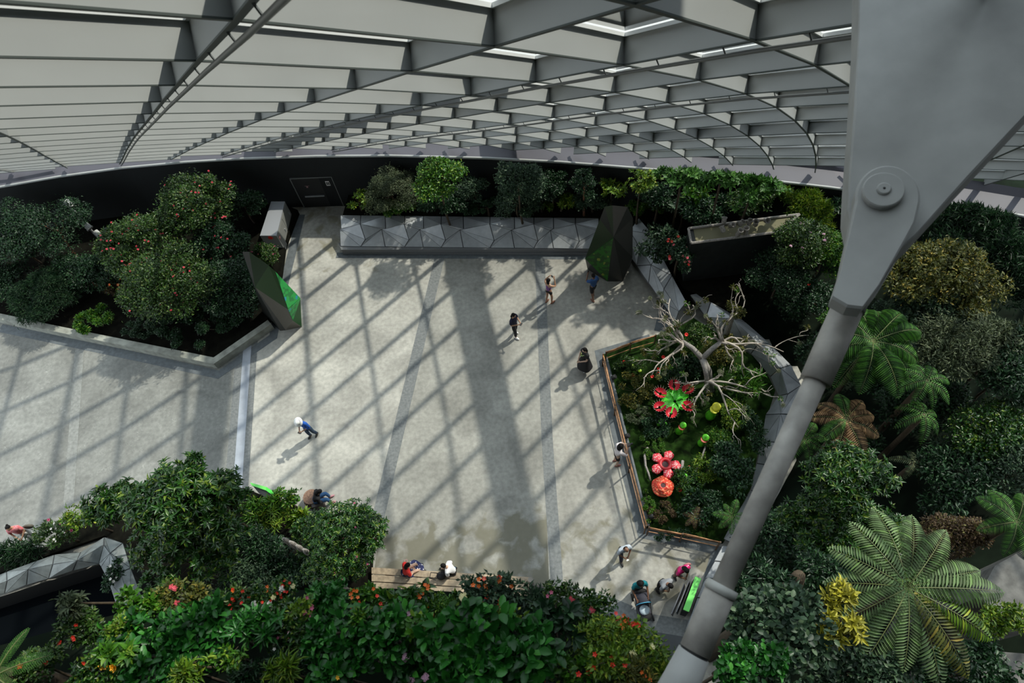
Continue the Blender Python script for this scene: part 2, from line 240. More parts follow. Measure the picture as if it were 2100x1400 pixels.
# ------------------------------------------------------------------ glass shell
GRID = np.array([-2.11,-12.66,36.51,-2.66,-11.96,35.9,-3.3,-11.15,35.23,-4.05,-10.25,34.49,-4.9,-9.22,33.66,-5.86,-8.07,32.75,-6.93,-6.76,31.72,-8.11,-5.3,30.59,-9.4,-3.68,29.33,-10.78,-1.93,27.97,-12.23,-0.05,26.52,-13.74,1.93,24.97,-15.29,3.99,23.35,-16.85,6.13,21.66,-18.42,8.32,19.91,-19.98,10.56,18.1,-21.52,12.83,16.26,-23.02,15.09,14.4,-24.47,17.34,12.55,-25.85,19.54,10.71,-27.17,21.71,8.89,-28.43,23.84,7.1,-29.63,25.94,5.33,-30.77,28.01,3.58,-31.86,30.05,1.84,-0.98,-11.95,35.84,-1.52,-10.94,35.03,-2.14,-9.9,34.18,-2.84,-8.8,33.3,-3.63,-7.65,32.39,-4.51,-6.44,31.44,-5.47,-5.14,30.42,-6.53,-3.75,29.34,-7.68,-2.23,28.16,-8.91,-0.58,26.88,-10.24,1.2,25.49,-11.63,3.1,24,-13.06,5.09,22.43,-14.52,7.15,20.8,-15.98,9.23,19.12,-17.41,11.31,17.41,-18.8,13.37,15.71,-20.16,15.41,14,-21.48,17.43,12.29,-22.78,19.44,10.58,-24.04,21.45,8.88,-25.26,23.46,7.17,-26.45,25.45,5.47,-27.6,27.44,3.78,-28.7,29.41,2.09,0.2,-11.12,35.02,-0.33,-9.9,34.06,-0.92,-8.66,33.09,-1.59,-7.41,32.11,-2.33,-6.14,31.11,-3.14,-4.86,30.11,-4.02,-3.55,29.09,-4.97,-2.2,28.03,-6,-0.76,26.91,-7.12,0.8,25.7,-8.32,2.49,24.37,-9.6,4.31,22.94,-10.94,6.23,21.42,-12.3,8.2,19.84,-13.66,10.17,18.24,-14.97,12.1,16.64,-16.25,13.98,15.06,-17.49,15.83,13.48,-18.71,17.66,11.9,-19.93,19.52,10.31,-21.14,21.38,8.7,-22.33,23.27,7.08,-23.51,25.16,5.45,-24.65,27.04,3.82,-25.78,28.93,2.2,1.43,-10.2,34.06,0.91,-8.82,33.01,0.33,-7.45,31.95,-0.3,-6.07,30.9,-1,-4.7,29.84,-1.75,-3.34,28.78,-2.56,-2,27.73,-3.44,-0.64,26.68,-4.38,0.75,25.59,-5.4,2.23,24.43,-6.5,3.83,23.17,-7.68,5.56,21.79,-8.92,7.41,20.32,-10.2,9.29,18.8,-11.46,11.15,17.27,-12.68,12.93,15.78,-13.86,14.65,14.32,-15.01,16.34,12.85,-16.16,18.04,11.37,-17.32,19.76,9.87,-18.48,21.51,8.35,-19.65,23.27,6.81,-20.8,25.05,5.27,-21.95,26.83,3.71,-23.09,28.61,2.16,2.72,-9.16,32.95,2.2,-7.7,31.86,1.63,-6.24,30.76,1.02,-4.78,29.66,0.36,-3.33,28.55,-0.35,-1.9,27.45,-1.11,-0.48,26.36,-1.93,0.9,25.28,-2.8,2.28,24.2,-3.75,3.7,23.08,-4.77,5.23,21.86,-5.86,6.88,20.54,-7.02,8.63,19.13,-8.21,10.41,17.67,-9.4,12.15,16.23,-10.53,13.79,14.84,-11.64,15.39,13.47,-12.74,16.98,12.09,-13.85,18.57,10.69,-14.95,20.19,9.27,-16.08,21.82,7.83,-17.21,23.48,6.38,-18.35,25.14,4.91,-19.49,26.81,3.44,-20.64,28.46,1.98,4.07,-8.02,31.69,3.54,-6.53,30.6,2.98,-5.03,29.5,2.38,-3.53,28.39,1.75,-2.02,27.26,1.07,-0.52,26.12,0.35,0.96,24.98,-0.42,2.4,23.85,-1.26,3.81,22.75,-2.16,5.21,21.64,-3.12,6.69,20.45,-4.16,8.27,19.17,-5.24,9.9,17.83,-6.35,11.54,16.47,-7.45,13.15,15.13,-8.54,14.71,13.81,-9.61,16.23,12.5,-10.68,17.74,11.18,-11.76,19.27,9.85,-12.84,20.81,8.5,-13.93,22.34,7.14,-15.03,23.89,5.77,-16.16,25.43,4.38,-17.29,26.97,3.01,-18.44,28.51,1.63,5.47,-6.77,30.28,4.93,-5.29,29.23,4.37,-3.79,28.16,3.78,-2.28,27.06,3.16,-0.75,25.93,2.51,0.78,24.77,1.82,2.31,23.6,1.08,3.82,22.43,0.27,5.29,21.27,-0.61,6.73,20.12,-1.55,8.19,18.93,-2.56,9.69,17.7,-3.59,11.21,16.45,-4.64,12.73,15.19,-5.69,14.23,13.92,-6.74,15.71,12.66,-7.78,17.18,11.39,-8.84,18.65,10.12,-9.91,20.12,8.84,-10.99,21.6,7.55,-12.07,23.07,6.25,-13.15,24.52,4.96,-14.25,25.94,3.68,-15.36,27.35,2.39,-16.48,28.76,1.11,6.93,-5.42,28.72,6.38,-3.97,27.73,5.81,-2.5,26.71,5.21,-1.01,25.64,4.6,0.5,24.53,3.96,2.04,23.39,3.28,3.59,22.21,2.57,5.14,21.01,1.8,6.67,19.79,0.94,8.17,18.58,0,9.63,17.38,-1,11.07,16.2,-2.04,12.51,15.01,-3.07,13.95,13.81,-4.1,15.37,12.6,-5.13,16.8,11.38,-6.18,18.23,10.16,-7.24,19.66,8.93,-8.31,21.09,7.69,-9.39,22.52,6.44,-10.49,23.95,5.19,-11.58,25.34,3.96,-12.63,26.67,2.77,-13.69,27.96,1.58,-14.77,29.23,0.4,8.45,-3.97,27.02,7.88,-2.58,26.1,7.29,-1.15,25.13,6.68,0.3,24.11,6.06,1.79,23.05,5.42,3.3,21.93,4.75,4.84,20.77,4.04,6.41,19.55,3.29,7.98,18.3,2.45,9.51,17.05,1.51,10.98,15.84,0.52,12.4,14.66,-0.5,13.79,13.5,-1.54,15.19,12.33,-2.57,16.59,11.15,-3.61,18,9.96,-4.67,19.41,8.76,-5.74,20.8,7.56,-6.82,22.2,6.35,-7.91,23.59,5.14,-9.03,24.98,3.94,-10.14,26.31,2.78,-11.22,27.57,1.66,-12.26,28.77,0.57,-13.3,29.93,-0.5,10.03,-2.43,25.18,9.43,-1.09,24.32,8.82,0.29,23.41,8.19,1.69,22.45,7.55,3.13,21.43,6.89,4.61,20.35,6.21,6.12,19.21,5.49,7.68,18,4.72,9.27,16.76,3.88,10.8,15.51,2.95,12.27,14.29,1.97,13.68,13.1,0.95,15.07,11.92,-0.08,16.46,10.75,-1.15,17.87,9.6,-2.23,19.28,8.43,-3.3,20.68,7.25,-4.39,22.06,6.06,-5.48,23.42,4.87,-6.58,24.77,3.69,-7.71,26.1,2.56,-8.84,27.38,1.46,-9.95,28.6,0.4,-11.02,29.75,-0.62,-12.05,30.83,-1.6,11.66,-0.79,23.21,11.03,0.5,22.4,10.39,1.82,21.54,9.73,3.17,20.63,9.05,4.57,19.66,8.36,6,18.63,7.64,7.48,17.53,6.89,9.01,16.35,6.1,10.56,15.14,5.24,12.07,13.9,4.32,13.53,12.68,3.33,14.94,11.49,2.3,16.33,10.31,1.26,17.73,9.15,0.18,19.13,8,-0.93,20.55,6.84,-2.04,21.95,5.67,-3.16,23.33,4.49,-4.27,24.68,3.32,-5.39,26,2.18,-6.53,27.29,1.07,-7.67,28.53,0.02,-8.81,29.73,-1,-9.92,30.86,-1.96,-10.99,31.93,-2.89,13.34,0.94,21.09,12.67,2.18,20.33,11.99,3.46,19.51,11.29,4.76,18.65,10.57,6.11,17.73,9.83,7.49,16.75,9.06,8.92,15.7,8.26,10.39,14.59,7.42,11.87,13.42,6.55,13.33,12.22,5.62,14.76,11.02,4.63,16.17,9.84,3.6,17.56,8.68,2.53,18.95,7.53,1.43,20.36,6.38,0.29,21.77,5.23,-0.87,23.18,4.06,-2.02,24.57,2.9,-3.17,25.93,1.74,-4.32,27.24,0.61,-5.48,28.52,-0.47,-6.64,29.75,-1.51,-7.8,30.94,-2.5,-8.95,32.08,-3.44,-10.09,33.17,-4.34,15.07,2.76,18.84,14.36,3.96,18.1,13.63,5.2,17.32,12.88,6.46,16.5,12.1,7.76,15.62,11.3,9.09,14.69,10.47,10.44,13.72,9.61,11.82,12.68,8.72,13.21,11.59,7.81,14.61,10.45,6.86,16,9.31,5.88,17.37,8.17,4.85,18.74,7.04,3.74,20.12,5.91,2.59,21.52,4.77,1.42,22.94,3.62,0.23,24.36,2.46,-0.96,25.76,1.29,-2.15,27.14,0.15,-3.34,28.47,-0.97,-4.53,29.76,-2.05,-5.72,31.01,-3.09,-6.91,32.23,-4.08,-8.11,33.4,-5.03,-9.3,34.53,-5.93,16.83,4.68,16.45,16.07,5.85,15.73,15.29,7.05,14.98,14.48,8.27,14.18,13.64,9.51,13.35,12.77,10.77,12.48,11.87,12.04,11.57,10.94,13.32,10.63,9.99,14.61,9.64,9.03,15.92,8.6,8.03,17.25,7.55,7.01,18.57,6.48,5.96,19.88,5.4,4.84,21.24,4.3,3.66,22.63,3.17,2.46,24.05,2.02,1.24,25.48,0.86,0.01,26.91,-0.3,-1.22,28.31,-1.45,-2.45,29.67,-2.57,-3.68,31,-3.66,-4.91,32.29,-4.71,-6.14,33.55,-5.73,-7.37,34.78,-6.7,-8.62,35.98,-7.64,18.64,6.69,13.91,17.81,7.84,13.21,16.96,8.99,12.48,16.09,10.16,11.72,15.18,11.34,10.93,14.24,12.53,10.12,13.27,13.72,9.28,12.27,14.9,8.42,11.25,16.08,7.55,10.21,17.28,6.65,9.15,18.52,5.73,8.07,19.75,4.76,6.97,21.02,3.74,5.83,22.34,2.67,4.64,23.72,1.56,3.41,25.13,0.42,2.16,26.57,-0.73,0.89,28.01,-1.89,-0.38,29.44,-3.04,-1.64,30.85,-4.17,-2.91,32.23,-5.28,-4.18,33.58,-6.36,-5.46,34.91,-7.42,-6.74,36.21,-8.45,-8.02,37.49,-9.44,20.47,8.81,11.24,19.58,9.92,10.54,18.66,11.03,9.84,17.7,12.14,9.11,16.72,13.25,8.38,15.71,14.36,7.63,14.67,15.46,6.87,13.6,16.55,6.1,12.5,17.63,5.34,11.38,18.71,4.58,10.24,19.83,3.8,9.09,20.98,2.94,7.92,22.18,2.01,6.74,23.46,1,5.52,24.8,-0.07,4.27,26.2,-1.18,2.99,27.63,-2.32,1.7,29.08,-3.47,0.39,30.54,-4.62,-0.92,31.99,-5.77,-2.23,33.43,-6.91,-3.54,34.86,-8.04,-4.86,36.27,-9.15,-6.18,37.68,-10.25,-7.51,39.06,-11.33,22.33,11.02,8.41,21.36,12.09,7.74,20.36,13.14,7.06,19.33,14.18,6.38,18.27,15.22,5.7,17.18,16.24,5.03,16.06,17.24,4.35,14.91,18.24,3.69,13.73,19.22,3.05,12.52,20.2,2.41,11.3,21.21,1.75,10.07,22.27,1.01,8.84,23.4,0.18,7.59,24.61,-0.74,6.33,25.9,-1.74,5.05,27.27,-2.8,3.74,28.68,-3.91,2.41,30.14,-5.05,1.07,31.62,-6.2,-0.27,33.12,-7.37,-1.63,34.62,-8.55,-2.98,36.13,-9.72,-4.34,37.64,-10.91,-5.7,39.16,-12.09,-7.06,40.67,-13.28,24.2,13.34,5.44,23.15,14.34,4.8,22.07,15.32,4.16,20.96,16.29,3.54,19.81,17.24,2.93,18.64,18.16,2.34,17.43,19.07,1.76,16.2,19.96,1.21,14.93,20.84,0.68,13.64,21.73,0.15,12.34,22.64,-0.41,11.03,23.61,-1.03,9.71,24.66,-1.75,8.4,25.8,-2.56,7.08,27.03,-3.47,5.75,28.35,-4.46,4.41,29.73,-5.52,3.05,31.18,-6.63,1.67,32.68,-7.78,0.29,34.22,-8.97,-1.1,35.79,-10.18,-2.5,37.38,-11.42,-3.89,39,-12.68,-5.28,40.64,-13.97,-6.68,42.31,-15.28,26.1,15.75,2.33,24.96,16.68,1.72,23.79,17.58,1.14,22.59,18.45,0.59,21.36,19.3,0.06,20.09,20.13,-0.43,18.8,20.93,-0.9,17.47,21.72,-1.34,16.12,22.51,-1.76,14.74,23.3,-2.19,13.35,24.13,-2.65,11.96,25.02,-3.17,10.56,25.98,-3.77,9.17,27.04,-4.47,7.78,28.2,-5.27,6.39,29.45,-6.17,5,30.79,-7.16,3.6,32.22,-8.23,2.19,33.73,-9.37,0.77,35.3,-10.57,-0.65,36.93,-11.82,-2.08,38.62,-13.12,-3.51,40.35,-14.48,-4.93,42.13,-15.88,-6.36,43.96,-17.32,28.01,18.26,-0.93,26.78,19.09,-1.48,25.52,19.89,-1.99,24.23,20.66,-2.46,22.9,21.41,-2.89,21.54,22.13,-3.28,20.15,22.83,-3.63,18.73,23.52,-3.97,17.28,24.21,-4.29,15.82,24.92,-4.62,14.34,25.67,-4.98,12.86,26.47,-5.39,11.38,27.35,-5.88,9.9,28.32,-6.45,8.43,29.39,-7.13,6.97,30.57,-7.93,5.52,31.86,-8.83,4.07,33.26,-9.84,2.62,34.76,-10.95,1.17,36.37,-12.16,-0.28,38.06,-13.45,-1.73,39.84,-14.83,-3.19,41.69,-16.28,-4.64,43.62,-17.81,-6.09,45.63,-19.41,29.93,20.86,-4.32,28.61,21.58,-4.8,27.25,22.27,-5.23,25.86,22.93,-5.6,24.44,23.55,-5.92,22.98,24.16,-6.19,21.49,24.75,-6.44,19.97,25.34,-6.67,18.43,25.95,-6.89,16.87,26.58,-7.13,15.31,27.25,-7.4,13.73,27.97,-7.7,12.16,28.76,-8.07,10.59,29.64,-8.52,9.03,30.62,-9.07,7.49,31.72,-9.74,5.97,32.94,-10.53,4.46,34.3,-11.47,2.97,35.79,-12.54,1.49,37.42,-13.75,0.02,39.17,-15.09,-1.46,41.04,-16.54,-2.93,43.02,-18.1,-4.4,45.11,-19.77,-5.88,47.31,-21.54], float).reshape(21, 25, 3)
I0, J0 = -4, -8
def gp(i, j): return GRID[i - I0, j - J0]
NRM = np.zeros_like(GRID)
for a in range(21):
    for b in range(25):
        u = GRID[min(a + 1, 20), b] - GRID[max(a - 1, 0), b]; v = GRID[a, min(b + 1, 24)] - GRID[a, max(b - 1, 0)]
        n = np.cross(u, v); n /= np.linalg.norm(n); NRM[a, b] = n if n[2] > 0 else -n
FD = .30; ZC = 3.5
ceiling = empty('ceiling', (0, 20, 3.5), kind='structure')
def rib_line(name, nodes, mt=STEEL):
    """a deep plate along the nodes, cut at the sill, with a pale glazing cap on its outer edge"""
    pts = []
    for k, (a, b) in enumerate(nodes):
        p, n = GRID[a, b], NRM[a, b]
        if p[2] >= ZC: pts.append((p, n))
        elif pts:
            q, m = pts[-1]; t = (q[2] - ZC) / (q[2] - p[2])
            if t > .03: pts.append((q + (p - q) * t, m + (n - m) * t))
            break
    if len(pts) < 2: return
    P0 = np.array([p for p, n in pts]); N0 = np.array([n / np.linalg.norm(n) for p, n in pts])
    keep = (P0[:, 2] < 33)
    if keep.sum() < 2: return
    P0, N0 = P0[keep], N0[keep]
    T = np.gradient(P0, axis=0); T /= np.linalg.norm(T, axis=1)[:, None]; S = np.cross(T, N0); S /= np.linalg.norm(S, axis=1)[:, None]
    def sweep(sec, mi, mb):
        n = len(P0); k = len(sec); v = [P0[i] + N0[i] * h + S[i] * w for i in range(n) for w, h in sec]
        f = [(i * k + q, i * k + (q + 1) % k, (i + 1) * k + (q + 1) % k, (i + 1) * k + q) for i in range(n - 1) for q in range(k)]
        f += [tuple(range(k))[::-1], tuple(range((n - 1) * k, n * k))]; mb.add(v, f, mi)
    mb = MB(); sweep([(-.016, .01), (.016, .01), (.016, FD), (-.016, FD)], 0, mb)
    o = mb.build(name, [mt], ceiling)
    me_ = MB(); sweep([(-.026, 0), (.026, 0), (.026, .014), (-.026, .014)], 0, me_); me_.build('inner_flange', mat('rib_edge_shade', (.07, .085, .08), .6), o)  # steel flange coloured darker to stand in for the shade on its underside
    mc = MB(); sweep([(-.05, FD), (.05, FD), (.05, FD + .04), (-.05, FD + .04)], 0, mc); mc.build('glazing_cap', [CAPM], o)
    return P0, N0, S, T
LA = {}
for a in range(21):
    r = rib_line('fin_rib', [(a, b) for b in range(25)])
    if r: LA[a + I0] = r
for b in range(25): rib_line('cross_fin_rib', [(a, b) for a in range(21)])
# sprinkler pipes clipped along three of the ribs
for i in (1, 3, 5):
    P0, N0, S, T = LA[i]; sg = 1 if S[len(S) // 2][0] > 0 else -1
    mb = MB(); pp = [P0[k] - N0[k] * .07 + S[k] * sg * .05 for k in range(len(P0))]; mb.tube(pp, .022, 8)
    o = mb.build('sprinkler_pipe', mat('pipe_grey', (.12, .13, .13), .4), ceiling, True)
    mb = MB()
    for k in range(len(P0) - 1):
        for t in (.2, .7):
            q = P0[k] * (1 - t) + P0[k + 1] * t; w = q - N0[k] * .07 + S[k] * sg * .05; mb.tube([q + N0[k] * .01, w], .009, 5)
    mb.build('pipe_clip', mat('pipe_grey', (0, 0, 0)), o)
# the panes lie on the outer edge of the ribs
gm = bpy.data.materials.new('roof_glass'); gm.use_nodes = True; nt = gm.node_tree; nt.nodes.clear()
o_ = nt.nodes.new('ShaderNodeOutputMaterial'); t_ = nt.nodes.new('ShaderNodeBsdfTransparent'); t_.inputs[0].default_value = (.90, .93, .93, 1)
q_ = nt.nodes.new('ShaderNodeBsdfGlossy'); q_.inputs[1].default_value = .05; fr = nt.nodes.new('ShaderNodeFresnel'); fr.inputs[0].default_value = 1.35
x_ = nt.nodes.new('ShaderNodeMixShader'); nt.links.new(fr.outputs[0], x_.inputs[0]); nt.links.new(t_.outputs[0], x_.inputs[1]); nt.links.new(q_.outputs[0], x_.inputs[2]); nt.links.new(x_.outputs[0], o_.inputs[0])
v = []; f = []; idx = {}
OUTER = GRID + NRM * (FD + .05)
tri_v = [tuple(p) for p in OUTER.reshape(-1, 3)]; tri_f = []
for a in range(20):
    for b in range(24):
        q = [(a, b), (a + 1, b), (a + 1, b + 1), (a, b + 1)]
        tri_f.append([r * 25 + c for r, c in q])
bvh = BVHTree.FromPolygons([Vector(p) for p in tri_v], tri_f)
gf = [q for q in tri_f if min(tri_v[k][2] for k in q) > 1.2 and max(tri_v[k][2] for k in q) < 34]
me = bpy.data.meshes.new('window_1'); me.from_pydata(tri_v, [], gf); me.update()
bm = bmesh.new(); bm.from_mesh(me); bmesh.ops.bisect_plane(bm, geom=bm.verts[:] + bm.edges[:] + bm.faces[:], plane_co=(0, 0, ZC - .3), plane_no=(0, 0, -1), clear_outer=True); bm.to_mesh(me); bm.free()
tag(link('window_1', me, gm), kind='structure')

# big steel arches outside the glass; their broad shadows cross the plaza
def arch(fx, y0, y1, rad, lab):
    pts = []
    for y in np.linspace(y0, y1, 24):
        x = fx(y); h = bvh.ray_cast(Vector((x, y, 0.1)), Vector(SUN_DIR), 80)
        if h[0] is not None: pts.append(np.array(h[0]) + SUN_DIR * 1.5)
    if len(pts) < 4: print('ARCH FAIL', lab); return
    pts = np.array(pts); k = np.ones(5) / 5
    e0 = pts[0] - (pts[3] - pts[0]) / 3 * 1.0; 
    sm = np.stack([np.convolve(np.pad(pts[:, c], 2, 'edge'), k, 'valid') for c in range(3)], 1); sm[0] = pts[0]; sm[-1] = pts[-1]
    o = MB().tube(sm, rad, 14).build('roof_arch', STEEL, None, True); tag(o, lab, 'arch'); print('arch', sm[0].round(1), sm[-1].round(1)); return o
arch(lambda y: -.78 + (-1.65 + .78) * (y - 7.2) / 12.8, 23, -1, .62, 'thick pale steel arch outside the glass above the middle of the plaza')
arch(lambda y: -13.0 + (y - 11) * .02, 25, 2, .62, 'thick pale steel arch outside the glass above the left of the plaza')

# ------------------------------------------------------------------ perimeter wall, sill and rail
BASE = [(-260, 440), (-120, 408), (0, 385), (120, 364), (250, 346), (380, 334), (500, 327), (650, 322), (800, 321), (1000, 326), (1150, 334), (1300, 346), (1500, 363), (1700, 386), (1850, 406), (2000, 428), (2100, 445), (2300, 480)]
BW = [U(x, y, 3.3) for x, y in BASE]
def offset(P_, d):
    out = []
    for i in range(len(P_)):
        t = P_[min(i + 1, len(P_) - 1)] - P_[max(i - 1, 0)]; t = t / np.hypot(t[0], t[1]); out.append(P_[i] + np.array([-t[1], t[0], 0]) * d)
    return out
mb = MB(); A = BW; B = offset(BW, .35)
for i in range(len(A) - 1):
    mb.prism([tuple(A[i][:2]), tuple(A[i + 1][:2]), tuple(B[i + 1][:2]), tuple(B[i][:2])], -.3, 3.28)
tag(mb.build('wall_back', BLACKW), kind='structure')
tr = MB().tube([p + np.array([0, 0, .03]) for p in offset(BW, .02)], .06, 8).build('trim_14', STEEL, None, True); tag(tr, kind='structure')
mb = MB(); A2 = offset(BW, .12); B2 = offset(BW, .9); C2 = offset(BW, 1.1)
for i in range(len(A) - 1):
    def z(p, h): return (p[0], p[1], h)
    mb.add([z(A2[i], 3.3), z(A2[i + 1], 3.3), z(B2[i + 1], 3.42), z(B2[i], 3.42)], [(0, 1, 2, 3)], 0)
    mb.add([z(B2[i], 3.42), z(B2[i + 1], 3.42), z(C2[i + 1], 3.7), z(C2[i], 3.7)], [(0, 1, 2, 3)], 0)
tag(mb.build('trim_15', mat('lilac_grey_sill', (.10, .098, .12), .6)), kind='structure')

# service door in the wall
def wall_at(px, py, z):
    return U(px, py, z)
d = empty('door_1', U(660, 425, 0), kind='structure')
dl, dr = U(624, 424, 0), U(706, 420, 0); dn = Vector((dr - dl)).normalized(); up = Vector((0, 0, 1)); dno = dn.cross(up)
def dquad(mb, x0, x1, z0, z1, th, m=0, off=0.0):
    o = Vector(dl) + dno * off; mb.add([o + dn * x0 + up * z0, o + dn * x1 + up * z0, o + dn * x1 + up * z1, o + dn * x0 + up * z1, o + dn * x0 + up * z0 + dno * th, o + dn * x1 + up * z0 + dno * th, o + dn * x1 + up * z1 + dno * th, o + dn * x0 + up * z1 + dno * th], [(0, 1, 2, 3)[::-1], (4, 5, 6, 7), (0, 1, 5, 4), (1, 2, 6, 5), (2, 3, 7, 6), (3, 0, 4, 7)], m)
wd = float((Vector(dr) - Vector(dl)).length)
mb = MB(); dquad(mb, .05, wd - .05, 0, 1.98, .05); mb.build('door_leaf', BLACK, d)
mb = MB(); dquad(mb, 0, .035, 0, 2.02, .08); dquad(mb, wd - .035, wd, 0, 2.02, .08); dquad(mb, 0, wd, 2.0, 2.035, .08); mb.build('door_frame', mat('grey_frame', (.18, .19, .19), .5), d)
mb = MB(); dquad(mb, .35, wd - .75, .78, .85, .05, 0, .07); mb.build('door_handle', STAIN, d)
# notice on the door: white plate with two black squares, and a small exit pictogram plate
mb = MB(); dquad(mb, wd - .42, wd - .22, 1.45, 1.75, .01, 0, .055); mb.build('notice_plate', WHITE, d)
mb = MB(); dquad(mb, wd - .39, wd - .33, 1.5, 1.7, .004, 0, .067); dquad(mb, wd - .31, wd - .25, 1.5, 1.7, .004, 0, .067); mb.build('notice_print', BLACK, d)
mb = MB(); dquad(mb, .62, .70, 1.38, 1.46, .01, 0, .055); dquad(mb, .56, .78, 1.49, 1.50, .01, 0, .055); mb.build('lock_plate', mat('dull_pink', (.35, .2, .2), .6), d)

# unseen slab added overhead on the sunny side to shade the stay rod
wk = empty('shade_slab', (5.4, 3.8, 27.0), 'added unseen slab overhead that shades the grey stay rod', 'blocker')
MB().box((5.5, 3.7, 27.0), (3.4, 4.6, .25), R_(-28)).build('shade_plate', STEEL, wk)
for s_ in (-1, 1):
    MB().box((5.5 + s_ * 1.5, 3.7 - s_ * .8, 27.5), (.06, 4.6, .9), R_(-28)).build('shade_flank', STEEL, wk)

# ------------------------------------------------------------------ masses that carry the planting
def zpoly(px, z): return [tuple(U(x, y, z)[:2]) for x, y in px]
tp = zpoly([(-420, 1420), (-80, 1345), (120, 1290), (300, 1243), (500, 1212), (800, 1206), (1100, 1222), (1250, 1268), (1345, 1318), (1405, 1400), (1470, 1560)], 18.2)
tp += [(3.0, -2.6), (-9.0, -2.6)]
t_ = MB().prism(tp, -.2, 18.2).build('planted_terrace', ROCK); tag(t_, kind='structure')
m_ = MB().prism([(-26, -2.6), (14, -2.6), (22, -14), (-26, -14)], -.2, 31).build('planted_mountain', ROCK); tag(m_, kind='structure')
# right slope: a bank that climbs away from the faceted wall
EDGE = [tuple(U(x, y, 0)[:2]) for x, y in [(1400, 560), (1500, 660), (1575, 700), (1665, 790), (1640, 900), (1610, 1000), (1560, 1100), (1500, 1180), (1480, 1290), (1470, 1420)]]
def seg_d(p, a, b):
    a = np.array(a); b = np.array(b); p = np.array(p); t = np.clip(np.dot(p - a, b - a) / np.dot(b - a, b - a), 0, 1); return np.hypot(*(p - a - t * (b - a)))
def inside(p, poly):
    c = False; n = len(poly)
    for i in range(n):
        (x1, y1), (x2, y2) = poly[i], poly[(i + 1) % n]
        if (y1 > p[1]) != (y2 > p[1]) and p[0] < (x2 - x1) * (p[1] - y1) / (y2 - y1) + x1: c = not c
    return c
BANK = EDGE + [(3.2, -3), (40, -3), (40, 30), (EDGE[0][0] + 1.0, 30)]
BK = np.array([p[:2] for p in BW])
def slope_h(x, y):
    if not inside((x, y), BANK): return 0.0
    dd = min(seg_d((x, y), EDGE[i], EDGE[i + 1]) for i in range(len(EDGE) - 1))
    dw = min(seg_d((x, y), BK[i], BK[i + 1]) for i in range(len(BK) - 1))
    k = np.clip((14 - y) / 6, 0, 1)
    return float(.25 + (min(dd * .42, 5.0) * k + min(dd * .1, .6) * (1 - k)) * np.clip(dw / 3, 0, 1))
xs = np.arange(2.5, 32, .7); ys = np.arange(-3, 24, .7); v = []; f = []
for y in ys:
    for x in xs: v.append((x, y, slope_h(x, y) - .02 if inside((x, y), BANK) else -.3))
nx = len(xs)
for b in range(len(ys) - 1):
    for a in range(nx - 1): f.append((b * nx + a, b * nx + a + 1, (b + 1) * nx + a + 1, (b + 1) * nx + a))
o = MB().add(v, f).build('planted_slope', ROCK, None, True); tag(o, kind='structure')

# soil beds
def bed(name, px, z, m=SOIL, pxz=None):
    o = MB().prism(zpoly(px, z if pxz is None else pxz), -.05, z).build(name, m); return tag(o, kind='structure')
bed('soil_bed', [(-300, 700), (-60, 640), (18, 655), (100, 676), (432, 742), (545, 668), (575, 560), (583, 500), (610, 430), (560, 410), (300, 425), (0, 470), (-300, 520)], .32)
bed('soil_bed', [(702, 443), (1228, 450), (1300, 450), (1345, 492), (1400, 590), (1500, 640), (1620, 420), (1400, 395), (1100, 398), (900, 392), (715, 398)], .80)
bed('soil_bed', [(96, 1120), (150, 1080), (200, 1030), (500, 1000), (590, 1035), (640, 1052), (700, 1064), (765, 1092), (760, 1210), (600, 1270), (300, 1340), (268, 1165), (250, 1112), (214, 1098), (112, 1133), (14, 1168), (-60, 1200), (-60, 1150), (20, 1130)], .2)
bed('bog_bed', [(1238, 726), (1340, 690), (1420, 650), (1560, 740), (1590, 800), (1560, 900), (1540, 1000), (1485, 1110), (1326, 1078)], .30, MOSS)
# concrete curb of the left bed
def curb(name, px, w, h, m, lab=None):
    P_ = [Vector(U(x, y, h)[:2]) for x, y in px]; a = []; b = []
    for i, p in enumerate(P_):
        t0 = (P_[i] - P_[i - 1]).normalized() if i else (P_[1] - P_[0]).normalized(); t1 = (P_[i + 1] - P_[i]).normalized() if i < len(P_) - 1 else t0
        n = Vector((-(t0 + t1).y, (t0 + t1).x)).normalized(); k = 1 / max(.5, n.dot(Vector((-t1.y, t1.x)))); a.append(p); b.append(p + n * w * k)
    mb = MB()
    for i in range(len(P_) - 1): mb.prism([tuple(a[i]), tuple(a[i + 1]), tuple(b[i + 1]), tuple(b[i])], 0, h)
    return tag(mb.build(name, m), kind='structure')
curb('trim_16', [(-300, 590), (10, 657), (100, 677), (438, 746), (556, 664)], .3, .42, CURB)

